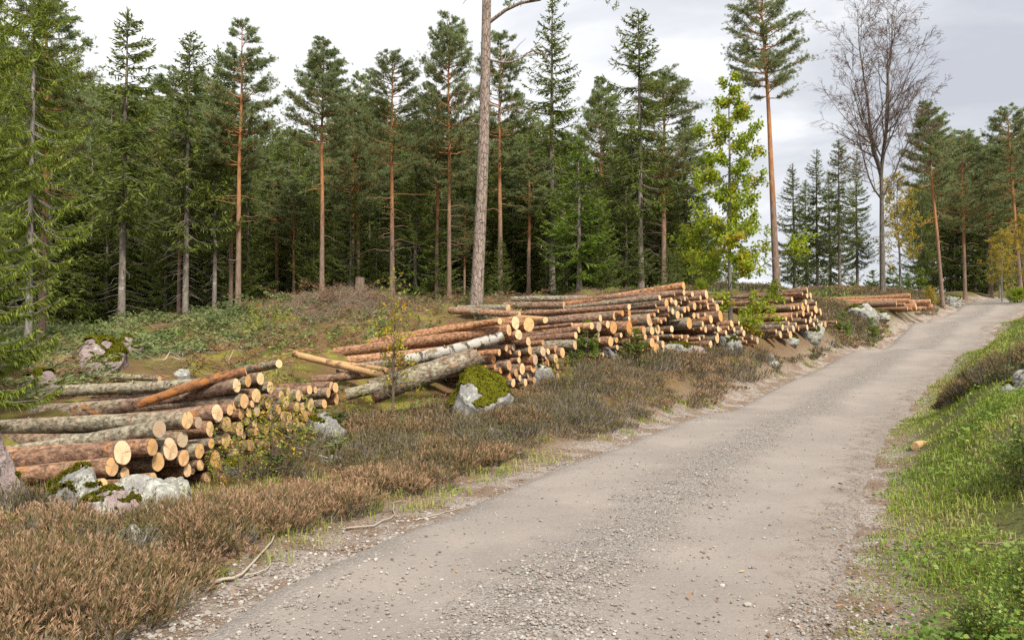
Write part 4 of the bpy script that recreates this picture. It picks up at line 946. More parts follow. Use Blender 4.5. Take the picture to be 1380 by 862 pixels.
def broadleaf_meshes(name, seed, h, r0, rad, nb, leafm, barkm, leafsize=.09, dens=1.0, cb=.25, stems=1, per=7, leafper=16, vmean=.45, upb=.25, fine=False, conic=.5, angb=1.0):
    r = np.random.default_rng(seed)
    tb = MB(); P1 = []; 
    for s in range(stems):
        TP = trunk_path(h * (1 if s == 0 else r.uniform(.7, .95)), r.uniform(-.06, .06) if stems > 1 else 0, .02, 14, r)
        if s: TP = TP + np.array([r.normal(0, .03), r.normal(0, .03), 0])
        V, Q = tubes(TP, r0 * ((1 - TP[:, 2] / h).clip(0) ** .8 * .95 + .05), 8); tb.add(V, Q); P1.append(TP)
    allP = []; allL = []
    for TP in P1:
        t = np.linspace(0, 1, nb) ** .9; Z = (cb + (1 - cb) * t * .97) * TP[-1, 2]; az = np.arange(nb) * 2.4 + r.uniform(-.6, .6, nb)
        B0 = interp(TP, Z); Lb = rad * ((1 - t) ** conic * np.minimum(1, .55 + 1.6 * t) + .12) * r.uniform(.65, 1.1, nb)
        O = np.stack([np.cos(az), np.sin(az), 0 * az], 1); s = np.linspace(0, 1, 7)
        el = r.uniform(.15, .75, nb) * angb
        P = B0[:, None] + O[:, None] * (Lb[:, None] * s)[..., None]; P[..., 2] += Lb[:, None] * (el[:, None] * s + upb * s ** 2)[...]
        P[:, 1:] += np.cumsum(r.normal(0, .045, (nb, 6, 3)), 1) * Lb[:, None, None]
        Rb = np.clip(r0 * .28 * Lb / rad + .004, 0, r0 * .5)
        V, Q = tubes(P, Rb[:, None] * (1 - .8 * s)[None], 5); tb.add(V, Q)
        C, Rc, Lc, _ = children_curves(P, Rb, r, per, .2, 1., .8, .5, Lb, 4, .1)
        V, Q = tubes(C, Rc[:, None] * np.array([1, .8, .55, .3])[None], 3); tb.add(V, Q)
        allP += [C]; allL += [Lc]
    c = MB()
    for C, Lc in zip(allP, allL):
        pw = Lc / Lc.sum(); i = r.choice(len(C), int(leafper * dens * len(C)), p=pw); q = r.uniform(.1, 1.05, len(i)); tt = np.clip(q, 0, .999) * 3; a = tt.astype(int); f = (tt - a)[:, None]
        B = C[i, a] * (1 - f) + C[i, a + 1] * f + r.normal(0, leafsize * .55, (len(i), 3))
        D = nrm(r.normal(0, 1, (len(i), 3)) + np.array([0, 0, -.35])) * (leafsize * r.uniform(.7, 1.3, len(i)))[:, None]
        W = nrm(np.cross(D, r.normal(0, .6, (len(i), 3)) + np.array([0, 0, 1.]))) * (leafsize * .36)
        V, Q = sprays(B, D, W, .45, .0)
        cl = vmean + .16 * r.normal(0, 1, len(C))[i] + .14 * r.normal(0, 1, len(i))
        c.add(V, Q, v=np.repeat(np.clip(cl, 0, 1), 4))
    return h, tb.mesh(name + '_trunk', M[barkm], True), c.mesh(name + '_crown', M[leafm])

def place(proto, name, label, cat, base, H=None, rz=None, group=None, leanx=0.0, leany=0.0, rs=1.0):
    h, tm, cm = proto
    P = np.array(base, float); s = (H / h) if H else 1.0
    root = empty(name, (P[0], P[1], P[2] - .06), random.uniform(0, 6.28) if rz is None else rz)
    root.scale = (s * rs, s * rs, s)
    if leanx or leany: root.rotation_euler = (leany, leanx, 0)
    link(bpy.data.objects.new('trunk', tm), root); link(bpy.data.objects.new('crown', cm), root)
    tag(root, label, cat, group); return root
def tree_at(proto, name, label, cat, px, d, ytop, group=None, rz=None, leanx=0.0, rs=1.0, H=None):
    P = on(px, d); _, yb, _ = project(P)
    if H is None: H = at(px, ytop, d)[2] - P[2]
    return place(proto, name, label, cat, P, H, rz, group, leanx, 0, rs)

SP = [spruce_meshes('narrow_spruce', 1, 13, .34, 1.75, .11, 1.15, .36, dead=1.6, lf=1.7),
      spruce_meshes('tall_spruce', 2, 15, .20, 2.3, .14, 1.15, .34, dead=1.2, lf=1.7),
      spruce_meshes('wide_spruce', 3, 12, .10, 2.3, .14, 1.15, .25, dead=.6, top=.85, lf=1.6),
      spruce_meshes('airy_spruce', 4, 14, .28, 2.0, .12, 1.1, .40, dead=2.0, top=.65, lf=1.7),
      spruce_meshes('dense_spruce', 5, 12, .05, 2.1, .13, 1.2, .34, dead=.3, top=.8, lf=1.6)]
OLD = spruce_meshes('drooping_spruce', 6, 12.5, .22, 1.55, .10, 1.6, .62, leafm='old_spruce', dead=1.5, sprl=.62, top=.5, barkm='gray_bark', lf=3.2)
NEARSP = spruce_meshes('near_spruce', 7, 9, .03, 1.45, .12, 2.4, .55, leafm='old_spruce', dead=1.0, sprl=.50, top=.6, step=.26, lf=4.5)
YSP = spruce_meshes('young_light_spruce', 8, 8, .10, 1.7, .10, 1.5, .22, leafm='young_spruce', dead=.3, top=.85, lf=1.8)
SAP = spruce_meshes('small_spruce', 9, 1.5, .02, .55, .022, 3.0, .05, leafm='young_spruce', dead=0, sprl=.42, step=.10, top=.7)
PI = [pine_meshes('slim_pine', 21, 13, .50, 1.65, .125, 64, 1.25, dead=9),
      pine_meshes('conic_pine', 22, 13, .54, 2.0, .13, 84, 1.2, conic=.75, dead=12),
      pine_meshes('branchy_pine', 23, 13, .46, 1.9, .135, 66, 1.1, dead=26, deadlen=2.0, conic=.5),
      pine_meshes('full_pine', 24, 13, .36, 2.2, .14, 92, 1.1, conic=.6, dead=10)]
TALLP = pine_meshes('tall_bare_pine', 25, 16, .64, 2.1, .19, 58, 1.1, conic=.32, dead=2)
print('proto trees', sum(len(m[2].polygons) for m in SP + PI + [OLD, NEARSP, YSP, SAP, TALLP]))

# the trees one can tell apart, from left to right: prototype, name, label, category, column, distance, top row
T_ = tree_at
T_(OLD, 'spruce_tree', 'lichen hung spruce with drooping light green boughs at the left edge of the forest', 'tree', 38, 17.5, -150, rz=1.0)
T_(PI[0], 'pine_tree', 'pine with reddish trunk close behind the lichen hung spruce', 'tree', 56, 21, -60)
T_(NEARSP, 'spruce_tree', 'near spruce at the left frame edge, its low boughs hanging over the log ends', 'tree', -62, 9.2, -60, rz=.5, H=7.2, rs=.95)
T_(OLD, 'spruce_tree', 'light green spruce behind the lichen hung one, half outside the frame', 'tree', -20, 19.5, -60, rz=3.3)
T_(SP[0], 'spruce_tree', 'slender spruce with a bare grey lower trunk, right of the pinkish boulder', 'tree', 163, 26, 3, rs=1.4)
T_(SP[3], 'spruce_tree', 'grey trunked spruce with cones in its top, behind the slope of cut branches', 'tree', 249, 27, 35, rs=1.3)
T_(PI[0], 'pine_tree', 'thin pine with a red trunk just left of the cone topped spruce', 'tree', 240, 28.5, 150)
T_(SP[0], 'spruce_tree', 'thin spruce with straight grey stem between the cone topped spruce and the orange pine', 'tree', 288, 27.5, 55)
T_(PI[0], 'pine_tree', 'tall pine with a straight orange trunk, left of the mound of brushwood', 'tree', 320, 27, 22, rs=1.1)
T_(PI[0], 'pine_tree', 'dark pine stem standing close beside the straight orange pine', 'tree', 310, 29.5, 95)
T_(PI[1], 'pine_tree', 'pine with a bare orange trunk and dense pointed crown behind the brushwood mound', 'tree', 433, 28, 45, rs=1.05)
T_(PI[3], 'pine_tree', 'pair of thin dark pine stems behind the stump, the left one', 'tree', 474, 33, 112)
T_(PI[0], 'pine_tree', 'pair of thin dark pine stems behind the stump, the right one', 'tree', 482, 34, 95)
T_(PI[2], 'pine_tree', 'pine with many bare curved branches below its crown, behind the thin sapling', 'tree', 528, 28, 62, rs=1.05)
T_(PI[0], 'pine_tree', 'slim pine with reddish stem between the branchy pine and the dense one', 'tree', 588, 31, 90)
T_(PI[3], 'pine_tree', 'dense pine reaching the top of the sky just left of the big bare trunk', 'tree', 605, 30, 8, rs=.78)
T_(PI[0], 'pine_tree', 'straight orange pine just right of the big bare trunk', 'tree', 674, 32, 38, rs=1.1)
T_(SP[1], 'spruce_tree', 'tallest dark spire shaped spruce, behind the left of the tallest stack', 'tree', 744, 34, -8, rs=1.3)
T_(YSP, 'spruce_tree', 'lighter green young spruce in front of the dark spire shaped spruce', 'tree', 781, 30, 180, rs=1.45)
T_(PI[1], 'pine_tree', 'pale bluish pine far behind, between the two tall spruces', 'tree', 812, 46, 100, rs=.9)
T_(SP[3], 'spruce_tree', 'tall pointed spruce with a bare grey trunk above the tallest stack', 'tree', 864, 33, 4, rs=1.4)
T_(PI[3], 'pine_tree', 'broad layered pine at the right end of the dense forest', 'tree', 895, 35, 85, rs=1.3)
T_(SP[2], 'spruce_tree', 'dark spruce closing the right end of the dense forest', 'tree', 925, 38, 140, rs=1.4)
T_(TALLP, 'pine_tree', 'tall lone pine with long bare orange trunk behind the fourth stack', 'tree', 1048, 33, -25, leanx=-.035, rz=None)
for px, d, yt, v, lb in [(1072, 50, 218, 2, 'dark spruce just right of the tall lone pine'), (1103, 52, 198, 1, 'middle spruce of the small group behind the fourth stack, broad at the foot'), (1133, 50, 184, 3, 'tallest slim spruce of the small group behind the fourth stack'), (1157, 54, 200, 1, 'right spruce of the small group, left of the bare birch'), (1088, 58, 240, 4, 'shorter spruce in the back of the small group behind the fourth stack'), (1120, 60, 230, 2, 'dark spruce at the back of the small group, next to the tallest slim one')]:
    T_(SP[v], 'spruce_tree', lb, 'tree', px, d, yt, rs=1.25)
T_(PI[1], 'pine_tree', 'reddish leaning pine beside the road bend, with a flat grey green crown', 'tree', 1272, 50, 132, leanx=-.06, rs=1.0)
T_(PI[3], 'pine_tree', 'bushy pine just right of the leaning one at the road bend', 'tree', 1302, 58, 172, rs=1.0)
T_(PI[2], 'pine_tree', 'tall pine at the right frame edge with a thin reddish trunk', 'tree', 1378, 56, 138, leanx=-.05, rs=1.1)
T_(SP[2], 'spruce_tree', 'dark spruce under the pines at the right, beyond the road bend', 'tree', 1335, 66, 215)
T_(PI[3], 'pine_tree', 'full green pine between the bushy pine and the right frame edge', 'tree', 1338, 64, 190)
T_(SP[4], 'spruce_tree', 'low wide spruce behind the leaning pine', 'tree', 1285, 68, 235)
T_(SP[2], 'spruce_tree', 'spruce at the far right behind the tall edge pine', 'tree', 1372, 70, 205)
T_(SP[4], 'spruce_tree', 'dark low spruce at the crest of the road', 'tree', 1355, 76, 255)

# background forest: each tree by itself, of a few kinds one cannot tell apart
sky_x = [-40, 0, 60, 110, 150, 200, 230, 290, 340, 380, 400, 460, 490, 560, 640, 690, 730, 790, 830, 870, 905, 935, 955]
sky_y = [60, 55, 70, 78, 90, 125, 95, 100, 165, 140, 150, 120, 120, 130, 170, 130, 120, 205, 170, 140, 200, 250, 290]
bg = np.random.default_rng(42)
k = 0
for row, (d0, stepx, lo) in enumerate([(32, 27, 55), (37, 24, 30), (43, 21, 12), (50, 19, 0), (58, 17, -5)]):
    x = -45 + row * 7
    while x < 950:
        px = x + bg.uniform(-7, 7); d = d0 + bg.uniform(-2, 2)
        yt = np.interp(px, sky_x, sky_y) + lo + abs(bg.normal(0, 45))
        kind = bg.random()
        if row == 0 and kind < .35: yt += 90
        if kind < .84:
            pr = SP[[2, 4, 1, 4, 4][int(bg.integers(0, 5))]]; nm = 'spruce_tree'; lb = 'dark spruce deep in the forest behind the log stacks'; gp = 'spruces deep in the forest'
        else:
            pr = PI[int(bg.integers(0, 4))]; nm = 'pine_tree'; lb = 'pine deep in the forest behind the log stacks'; gp = 'pines deep in the forest'
        T_(pr, nm, lb, 'tree', px, d, min(yt, 330), group=gp, rs=bg.uniform(1.3, 1.8) * (1.1 if row > 1 else 1)); k += 1
        x += stepx * bg.uniform(.8, 1.2)
for px, d, yt in [(692, 36, 215), (716, 37.5, 175), (812, 36, 235), (838, 37, 200), (905, 37, 235), (948, 38, 255), (388, 35, 165), (410, 33.5, 240), (552, 35, 230), (205, 32, 240), (120, 31, 200), (462, 36, 200)]:
    T_(SP[4], 'spruce_tree', 'dark spruce deep in the forest behind the log stacks', 'tree', px, d, yt, group='spruces deep in the forest', rs=bg.uniform(1.35, 1.75))
for q in range(26):
    px = 1238 + q * 6.2 + bg.uniform(-4, 4); d = bg.uniform(62, 86)
    if bg.random() < .6: T_(SP[[2, 4, 4, 1][int(bg.integers(0, 4))]], 'spruce_tree', 'spruce in the small wood beyond the road bend', 'tree', px, d, 190 + bg.uniform(0, 110), group='spruces beyond the road bend', rs=bg.uniform(1.1, 1.5))
    else: T_(PI[int(bg.integers(0, 4))], 'pine_tree', 'pine in the small wood beyond the road bend', 'tree', px, d, 165 + bg.uniform(0, 90), group='pines beyond the road bend', rs=bg.uniform(1.0, 1.4))
print('background trees', k)

# big old pine: bare trunk with a few crooked limbs, its crown mostly above the frame
def big_pine():
    r = np.random.default_rng(90); P = on(641, 22.3); h = 19.
    root = empty('pine_tree', (P[0], P[1], P[2] - .1))
    z = np.linspace(0, 1, 24); TP = np.stack([.034 * h * z + .05 * np.sin(z * 7), .02 * np.sin(z * 5), z * h], 1)
    b = MB(); V, Q = tubes(TP,   .175 * ((1 - z) ** .55 * .95 + .05) * (1 + .2 * np.exp(-z * 40)), 16); b.add(V, Q); b.build('trunk', M['big_pine_bark'], root, True)
    limbs = [(8.25, (1.0, -.2), 3.1, .30, .055), (7.0, (.95, .3), 2.0, .22, .04), (5.95, (.9, -.3), 1.4, -.05, .03), (6.4, (-.9, .3), .9, .05, .03), (8.9, (-.9, -.2), 1.6, .3, .05),
             (4.9, (.8, .5), .7, .05, .02), (5.3, (-.8, -.5), .6, .1, .02), (10.2, (.8, -.6), 2.6, .35, .06), (4.2, (-.9, .2), .45, 0, .016), (9.6, (.6, .8), 2.2, .3, .05)]
    c = MB(); 
    for zz, (ox, oy), ln, up, rad in limbs:
        s = np.linspace(0, 1, 9); o = nrm(np.array([ox, oy, 0.])); B = interp(TP, np.array([zz]))[0]
        p = B + o * (ln * s)[:, None] + np.array([0, 0, 1.]) * (ln * (up * np.sin(s * 2.2) + .04 * np.sin(s * 11)))[:, None]
        p[1:] += np.cumsum(r.normal(0, .03, (8, 3)), 0) * ln
        lb = MB(); V, Q = tubes(p, rad * (1 - .8 * s), 6); lb.add(V, Q)
        C, Rc, Lc, _ = children_curves(p[None], np.array([rad]), r, int(4 + ln * 3), .25, 1., .8, .36, np.array([ln]), 5, .1, .12)
        V, Q = tubes(C, Rc[:, None] * np.linspace(1, .2, 5)[None], 4); lb.add(V, Q)
        lb.build('limb', M['big_pine_bark'], root, True)
        if zz > 8:
            tip = C[:, -1]; 
            if zz < 9: tip = tip[tip[:, 0] > B[0] + ln * .55] if ox > 0 else tip[:2]
            tip = np.repeat(tip, 5, 0) + r.normal(0, .16, (len(tip) * 5, 3))
            Bq, Dq, Wq, ix = tuft_quads(tip, np.array([[0, 0, 1.]]) * np.ones((len(tip), 1)), r, 14, .14, .013)
            V, Q = sprays(Bq, Dq, Wq, .5, .4); c.add(V, Q, v=np.repeat(r.uniform(.1, .7, len(ix)), 4))
    # crown above the frame
    nb = 70; t = r.random(nb); zz = 11.5 + 7.2 * t; az = np.arange(nb) * 2.4; B = interp(TP, zz); ln = 2.6 * (1 - .6 * t) * r.uniform(.5, 1, nb)
    tips = np.repeat(B + np.stack([np.cos(az) * ln, np.sin(az) * ln, ln * .35], 1), 9, 0) + r.normal(0, .4, (nb * 9, 3))
    Bq, Dq, Wq, ix = tuft_quads(tips, np.array([[0, 0, 1.]]) * np.ones((len(tips), 1)), r, 14, .17, .018)
    V, Q = sprays(Bq, Dq, Wq, .5, .4); c.add(V, Q, v=np.repeat(r.uniform(.1, .8, len(ix)), 4))
    s = np.linspace(0, 1, 4); E = B + np.stack([np.cos(az) * ln, np.sin(az) * ln, ln * .35], 1)
    lb = MB(); V, Q = tubes(B[:, None] + (E - B)[:, None] * s[None, :, None], np.array([[.05, .035, .02, .008]]) * np.ones((nb, 1)), 4); lb.add(V, Q)
    lb.build('branchwork', M['big_pine_bark'], root, True)
    c.build('crown', M['pine'], root)
    tag(root, 'thickest grey brown pine trunk with a few crooked bare limbs, behind the second stack', 'tree')
big_pine()

# bare birch by the road
def bare_birch(seed, h, rad):
    r = np.random.default_rng(seed); tb = MB(); c = MB()
    z = np.linspace(0, 1, 14)
    T0 = np.stack([.03 * np.sin(z * 3), .03 * np.sin(z * 4), z * h * .42], 1); tb_r = .17 * (1 - z * .45) * (1 + .3 * np.exp(-z * 25))
    V, Q = tubes(T0, tb_r, 10); tb.add(V, Q)
    st = []
    for j, (a, sp, hh) in enumerate([(0.3, .07, .58), (2.9, .09, .54), (4.6, .10, .48), (1.7, .12, .42), (5.6, .17, .36), (3.4, .17, .34)]):
        q = np.linspace(0, 1, 10); B = T0[-1 - (j > 1) * 1 - (j > 3) * 2]
        p = B + np.stack([np.cos(a) * sp * h * (q * .5 + .5 * np.sqrt(q)), np.sin(a) * sp * h * q * .8, hh * h * q], 1); p[1:] += np.cumsum(r.normal(0, .05, (9, 3)), 0)
        st.append(p)
    st = np.array(st);  Rs = np.array([.11, .10, .085, .07, .06, .055]); Ls = np.array([.58, .55, .5, .42, .42, .4]) * h
    V, Q = tubes(st, Rs[:, None] * np.linspace(1, .12, 10)[None], 7); tb.add(V, Q)
    C1, R1, L1, _ = children_curves(st, Rs, r, 20, .04, .98, .85, .36, Ls, 7, .25, .10, .42)
    V, Q = tubes(C1, R1[:, None] * np.linspace(1, .2, 7)[None], 5); tb.add(V, Q)
    C2, R2, L2, _ = children_curves(C1, R1, r, 9, .15, 1, .7, .42, L1, 5, .05, .12, .6)
    V, Q = tubes(C2, np.maximum(R2, .010)[:, None] * np.linspace(1, .3, 5)[None], 3); c.add(V, Q, v=.3)
    C3, R3, L3, _ = children_curves(C2, R2, r, 7, .15, 1, .6, .55, L2, 4, -.12, .15, .6)
    V, Q = tubes(C3, np.array([[.0075, .007, .006, .004]]) * np.ones((len(C3), 1)), 3); c.add(V, Q, v=np.repeat(r.uniform(.2, .6, len(C3)), 12))
    i = r.integers(0, len(C3), 1500); B = C3[i, -1]; D = nrm(r.normal(0, 1, (1500, 3))) * .06; W = nrm(np.cross(D, r.normal(0, 1, (1500, 3)))) * .022
    V, Q = sprays(B, D, W, .5, 0); l = MB(); l.add(V, Q, v=np.repeat(r.random(1500), 4))
    return tb, c, l
P = on(1191, 46); H = at(1191, -12, 46)[2] - P[2]
tb, c, l = bare_birch(4, H, 3)
root = empty('birch_tree', (P[0], P[1], P[2] - .1), .4)
tb.build('trunk', M['dark_bark'], root, True); cr = c.build('crown', M['twig_brown'] if 'twig_brown' in M else M['dead_twig'], root); l.build('leaves', M['twig_leaf'], cr)
tag(root, 'tall bare birch with a wide fan of leafless twigs beside the road', 'tree')

YT = broadleaf_meshes('yellow_birch', 31, 9, .09, 2.0, 34, 'yellow_leaf', 'gray_bark', .12, 1, .2, 1, 8, 22)
T_(YT, 'birch_tree', 'pale yellow autumn birch behind the bare birch', 'tree', 1214, 56, 228)
T_(YT, 'birch_tree', 'small yellow leaved birch under the pines at the right', 'tree', 1352, 54, 305)
T_(YT, 'birch_tree', 'little yellow green tree at the right frame edge by the road crest', 'tree', 1383, 50, 285)
YG = broadleaf_meshes('young_oak', 32, 6.2, .055, 1.65, 50, 'leaf', 'gray_bark', .074, 1.0, .04, 1, 9, 44, .5, .10, conic=.95, angb=.6)
T_(YG, 'oak_tree', 'young yellow green leafy tree between the tallest and the fourth stack', 'tree', 985, 23.6, 92, rz=.7)
SHR = broadleaf_meshes('leafy_shrub', 33, 1.6, .018, .75, 14, 'leaf', 'brown_bark', .085, 1.0, .05, 4, 6, 10, .4, .2)
T_(SHR, 'shrub', 'leafy green shrub behind the right end of the tallest stack', 'shrub', 945, 30, 372)
BSH = broadleaf_meshes('birch_seedling', 34, 1.3, .0055, .55, 9, 'birch_leaf', 'brown_bark', .042, 1.0, .12, 4, 4, 4.2, .52, .25)
T_(BSH, 'birch_sapling', 'bushy little birch with green and yellow leaves below the second stack', 'sapling', 757, 15.3, 508, H=.85)
for px, d, H, lb in [(325, 8.8, 1.0, 'yellow leaved birch sapling spreading over the middle of the nearest stack'), (372, 9.8, 1.15, 'leafy birch sapling in front of the right half of the nearest stack'), (300, 9.0, .6, 'sparse yellow birch sapling before the orange log ends of the nearest stack'),
                     (395, 10.6, 1.0, 'green birch sapling growing at the right foot of the nearest stack'), (350, 12.5, 1.0, 'green leafed sapling behind the top of the nearest stack'), (395, 13.2, .85, 'small sapling between the nearest stack and the pale split pole'), (480, 13.0, .8, 'small yellowing sapling in front of the dull grey log'), (555, 13.3, .75, 'yellow green sapling beside the thin bare stemmed one')]:
    T_(BSH, 'birch_sapling', lb, 'sapling', px, d, 0, H=H)
THIN = broadleaf_meshes('thin_sapling', 35, 2.4, .013, .42, 20, 'birch_leaf', 'brown_bark', .052, 1.0, .25, 2, 4, 5, .6, .5, conic=.4)
T_(THIN, 'birch_sapling', 'thin sapling with two dark stems and few yellow leaves before the second stack', 'sapling', 531, 13.0, 362)
T_(BSH, 'shrub', 'light green shrub on the slope of cut branches left of the brushwood mound', 'shrub', 362, 19, 418, H=1.0, rs=1.7)
T_(SAP, 'spruce_sapling', 'small spruce at the left foot of the tallest stack, the taller one', 'sapling', 792, 17.6, 430, H=1.0)
T_(SAP, 'spruce_sapling', 'bushy small spruce in front of the tallest stack beside a grey rock', 'sapling', 856, 18.3, 450, H=.82, rs=1.35)
T_(SAP, 'spruce_sapling', 'little spruce beside the rounded bushy one at the second stack end', 'sapling', 775, 17.2, 450, H=.6)
T_(SAP, 'spruce_sapling', 'young spruce in front of the logs between the fourth and farthest stacks', 'sapling', 1137, 31, 405, H=1.15)
T_(SAP, 'spruce_sapling', 'small spruce standing before the farthest stack', 'sapling', 1176, 34, 405, H=1.0)
for px, d, yt, lb in [(1225, 56, 368, 'small green spruce on the skyline right of the bare birch'), (1243, 54, 362, 'second little spruce on the skyline, nearer to the leaning pine'), (1150, 52, 372, 'low spruce under the small group, left of the bare birch'), (1205, 58, 360, 'little spruce just behind the trunk of the bare birch'), (1178, 60, 365, 'low spruce on the crest behind the farthest stack')]:
    T_(SAP, 'spruce_sapling', lb, 'sapling', px, d, yt, rs=1.2)
YS2 = broadleaf_meshes('thicket_shrub', 36, 2.2, .02, .9, 16, 'yellow_leaf', 'brown_bark', .09, 1.0, .05, 4, 5, 9)
T_(YS2, 'shrub', 'yellowing thicket below the leaning pine by the road bend', 'shrub', 1255, 48, 345, H=1.3)
T_(SHR, 'shrub', 'green bush on the right side of the road crest', 'shrub', 1372, 52, 365, H=1.2, rs=1.3)
# stump on the mound
P = on(484, 26); st = MB(); zz = np.array([-.2, 0, .15, .35, .62]); V, Q = tubes(np.stack([0 * zz + .02 * zz, 0 * zz, zz], 1), np.array([.24, .21, .17, .155, .15]), 14); st.add(V, Q)
root = empty('tree_stump', tuple(P)); st.build('bark', M['brown_bark'], root, True)
e = MB(); th = np.arange(14) / 14 * 2 * np.pi; e.add(np.vstack([[[.012, 0, .622]], np.stack([.012 + .149 * np.cos(th), .149 * np.sin(th), .622 + 0 * th], 1)]), np.stack([np.zeros(14, int), 1 + np.arange(14), 1 + (np.arange(14) + 1) % 14], 1), rf=np.r_[0, np.ones(14)])
eo = e.build('cut_top', M['end'], root); eo.color = (.6, .4, .2, .3)
tag(root, 'tall pine stump on top of the brushwood mound', 'stump')
# ------------------------------------------------------------------ ground vegetation and debris
S = np.random.default_rng(8)
def proj_arr(P):
    q = P - CAM; d = q @ _F; return 690 + FPX * q[:, 0] / d, 431 - FPX * (q @ _U) / d, d
FACES = [((150, 7.4), (445, 12.6)), ((560, 13.2), (765, 16.2)), ((795, 17.4), (1020, 24)), ((1040, 24.5), (1125, 29.5)), ((1195, 37.2), (1262, 41.2))]
def behind_piles(x, y, back=4.3, margin=.1):
    P = np.stack([x, y, np.full_like(x, 1.0)], 1); px, py, d = proj_arr(P); res = np.zeros(len(x), bool)
    for (pa, da), (pb, db) in FACES:
        a = at(pa, HOR, da)[:2]; b = at(pb, HOR, db)[:2]; u = (b - a) / np.linalg.norm(b - a); m = np.array([-u[1], u[0]])
        if m[0] > 0: m = -m
        ru = (np.stack([x, y], 1) - a) @ u; rv = (np.stack([x, y], 1) - a) @ m
        res |= (ru > -.5) & (ru < np.linalg.norm(b - a) + .3) & (rv > -margin) & (rv < back)
    return res
def scatter(n, x0, x1, y0, y1, near=0.0):
    """random points, denser near the camera when near > 0"""
    y = y0 + (y1 - y0) * S.random(n) ** (1 + near); x = x0 + (x1 - x0) * S.random(n); return x, y
def in_view(x, y, z=None, m=60):
    P = np.stack([x, y, gz(x, y) + .1], 1); px, py, d = proj_arr(P); return (d > 2.2) & (px > -m) & (px < 1380 + m) & (py < 862 + m * 2.5)

def heather_sprigs(mb, cx, cy, cz, R, Ht, n, tone, width=1.0, side=7):
    """n sprigs for every clump centre; tone 0..1 shifts from dry grey through green to brown pink"""
    m = len(cx); i = np.repeat(np.arange(m), n); N_ = len(i)
    a = S.uniform(0, 2 * np.pi, N_); q = np.sqrt(S.random(N_))
    hx = cx[i] + np.cos(a) * q * R[i] * .75; hy = cy[i] + np.sin(a) * q * R[i] * .75
    B = np.stack([hx, hy, cz[i] - .02], 1)
    lean = .75 * q + np.where(S.random(N_) < .15, S.uniform(.3, 1.0, N_), 0)
    D = nrm(np.stack([np.cos(a) * lean + S.normal(0, .22, N_), np.sin(a) * lean + S.normal(0, .22, N_), np.ones(N_)], 1))
    ln = Ht[i] * S.uniform(.65, 1.12, N_) * (1 - .25 * q)
    tn = np.clip(tone[i] + S.normal(0, .22, N_) * (tone[i] > -.05), -.25, 1)
    Wd = nrm(np.cross(D, S.normal(0, 1, (N_, 3)))) * .0035 * width
    V, Q = sprays(B, D * ln[:, None], Wd, .5, .8)
    mb.add(V, Q, v=np.stack([np.full(N_, .04), .12 + 0 * tn, np.clip(.12 + .35 * tn, .1, 1), .12 + 0 * tn], 1).ravel())
    j = np.repeat(np.arange(N_), side); K = len(j)
    t = .35 + .65 * S.random(K) ** .7
    Bs = B[j] + D[j] * (ln[j] * t)[:, None]
    Ds = nrm(D[j] * S.uniform(.9, 1.4, K)[:, None] + S.normal(0, .30, (K, 3))) * (S.uniform(.020, .048, K) * width ** .5)[:, None]
    Ws = nrm(np.cross(Ds, S.normal(0, 1, (K, 3)))) * (.0023 * width)
    hv = np.clip(t * .95 - .36 + tn[j] * .60 + S.normal(0, .11, K), .08, 1)
    V, Q = sprays(Bs, Ds, Ws, .5, .3); mb.add(V, Q, v=np.stack([hv - .05, hv, hv + .05, hv], 1).ravel())
def tone_at(x, y):
    dead = sstep(.12, .45, fbm(x * .9, y * .9, 77, 2))
    return (1 - dead) * np.clip(.44 + .6 * fbm(x * .8, y * .8, 4, 2) + .2 * fbm(x * .2, y * .2, 8, 2), .02, 1) - .22 * dead

# foreground heather bushes that stand out one by one
HB = [(60, 800, .62, .42, .62, 'large heather bush with pale pink tips in front of the pale rocks'), (20, 850, .5, .40, .70, 'heather bush with tan tips in the bottom left corner'), (140, 812, .5, .38, .5, 'green based heather bush next to the pale gravel at the lower left'),
      (255, 715, .55, .36, .45, 'dark green brown heather bush right of the pale rocks'), (335, 700, .55, .38, .62, 'brown heather bush below the middle of the nearest stack'), (410, 690, .55, .40, .80, 'reddish brown heather bush beside the bare forked branch'),
      (505, 585, .6, .42, .66, 'brown heather bush in front of the dull grey log'), (530, 660, .6, .36, .72, 'broad tan heather bush at the verge between the grit and the dark grey rock'), (620, 620, .6, .34, .75, 'pinkish brown heather bush in front of the big mossy boulder'), (690, 570, .55, .36, .62, 'heather bush beside the right flank of the big mossy boulder'),
      (30, 735, .5, .34, .9, 'pinkish heather bush beside the tall pinkish boulder'), (1350, 505, .7, .5, .2, 'dark olive heather bush on the right bank'), (1310, 520, .5, .35, .25, 'smaller olive heather bush on the right bank near the grass')]
for px, py, R, Ht, tn, lb in HB:
    P, d = hit(px, py); mb = MB(); k = 26
    a = S.uniform(0, 6.28, k); q = np.sqrt(S.random(k)) * R
    x = q * np.cos(a); y = q * np.sin(a)
    heather_sprigs(mb, x, y, gz(x + P[0], y + P[1]) - P[2], np.full(k, .16), Ht * (1 - .35 * (q / R) ** 2) * S.uniform(.6, 1.15, k), 62, np.clip(tn - .10 + S.normal(0, .2, k), 0, 1), 1.0 + d / 14, 13)
    o = mb.build('heather_bush', M['heather']); o.location = P; tag(o, lb, 'heather', 'heather bushes along the road')

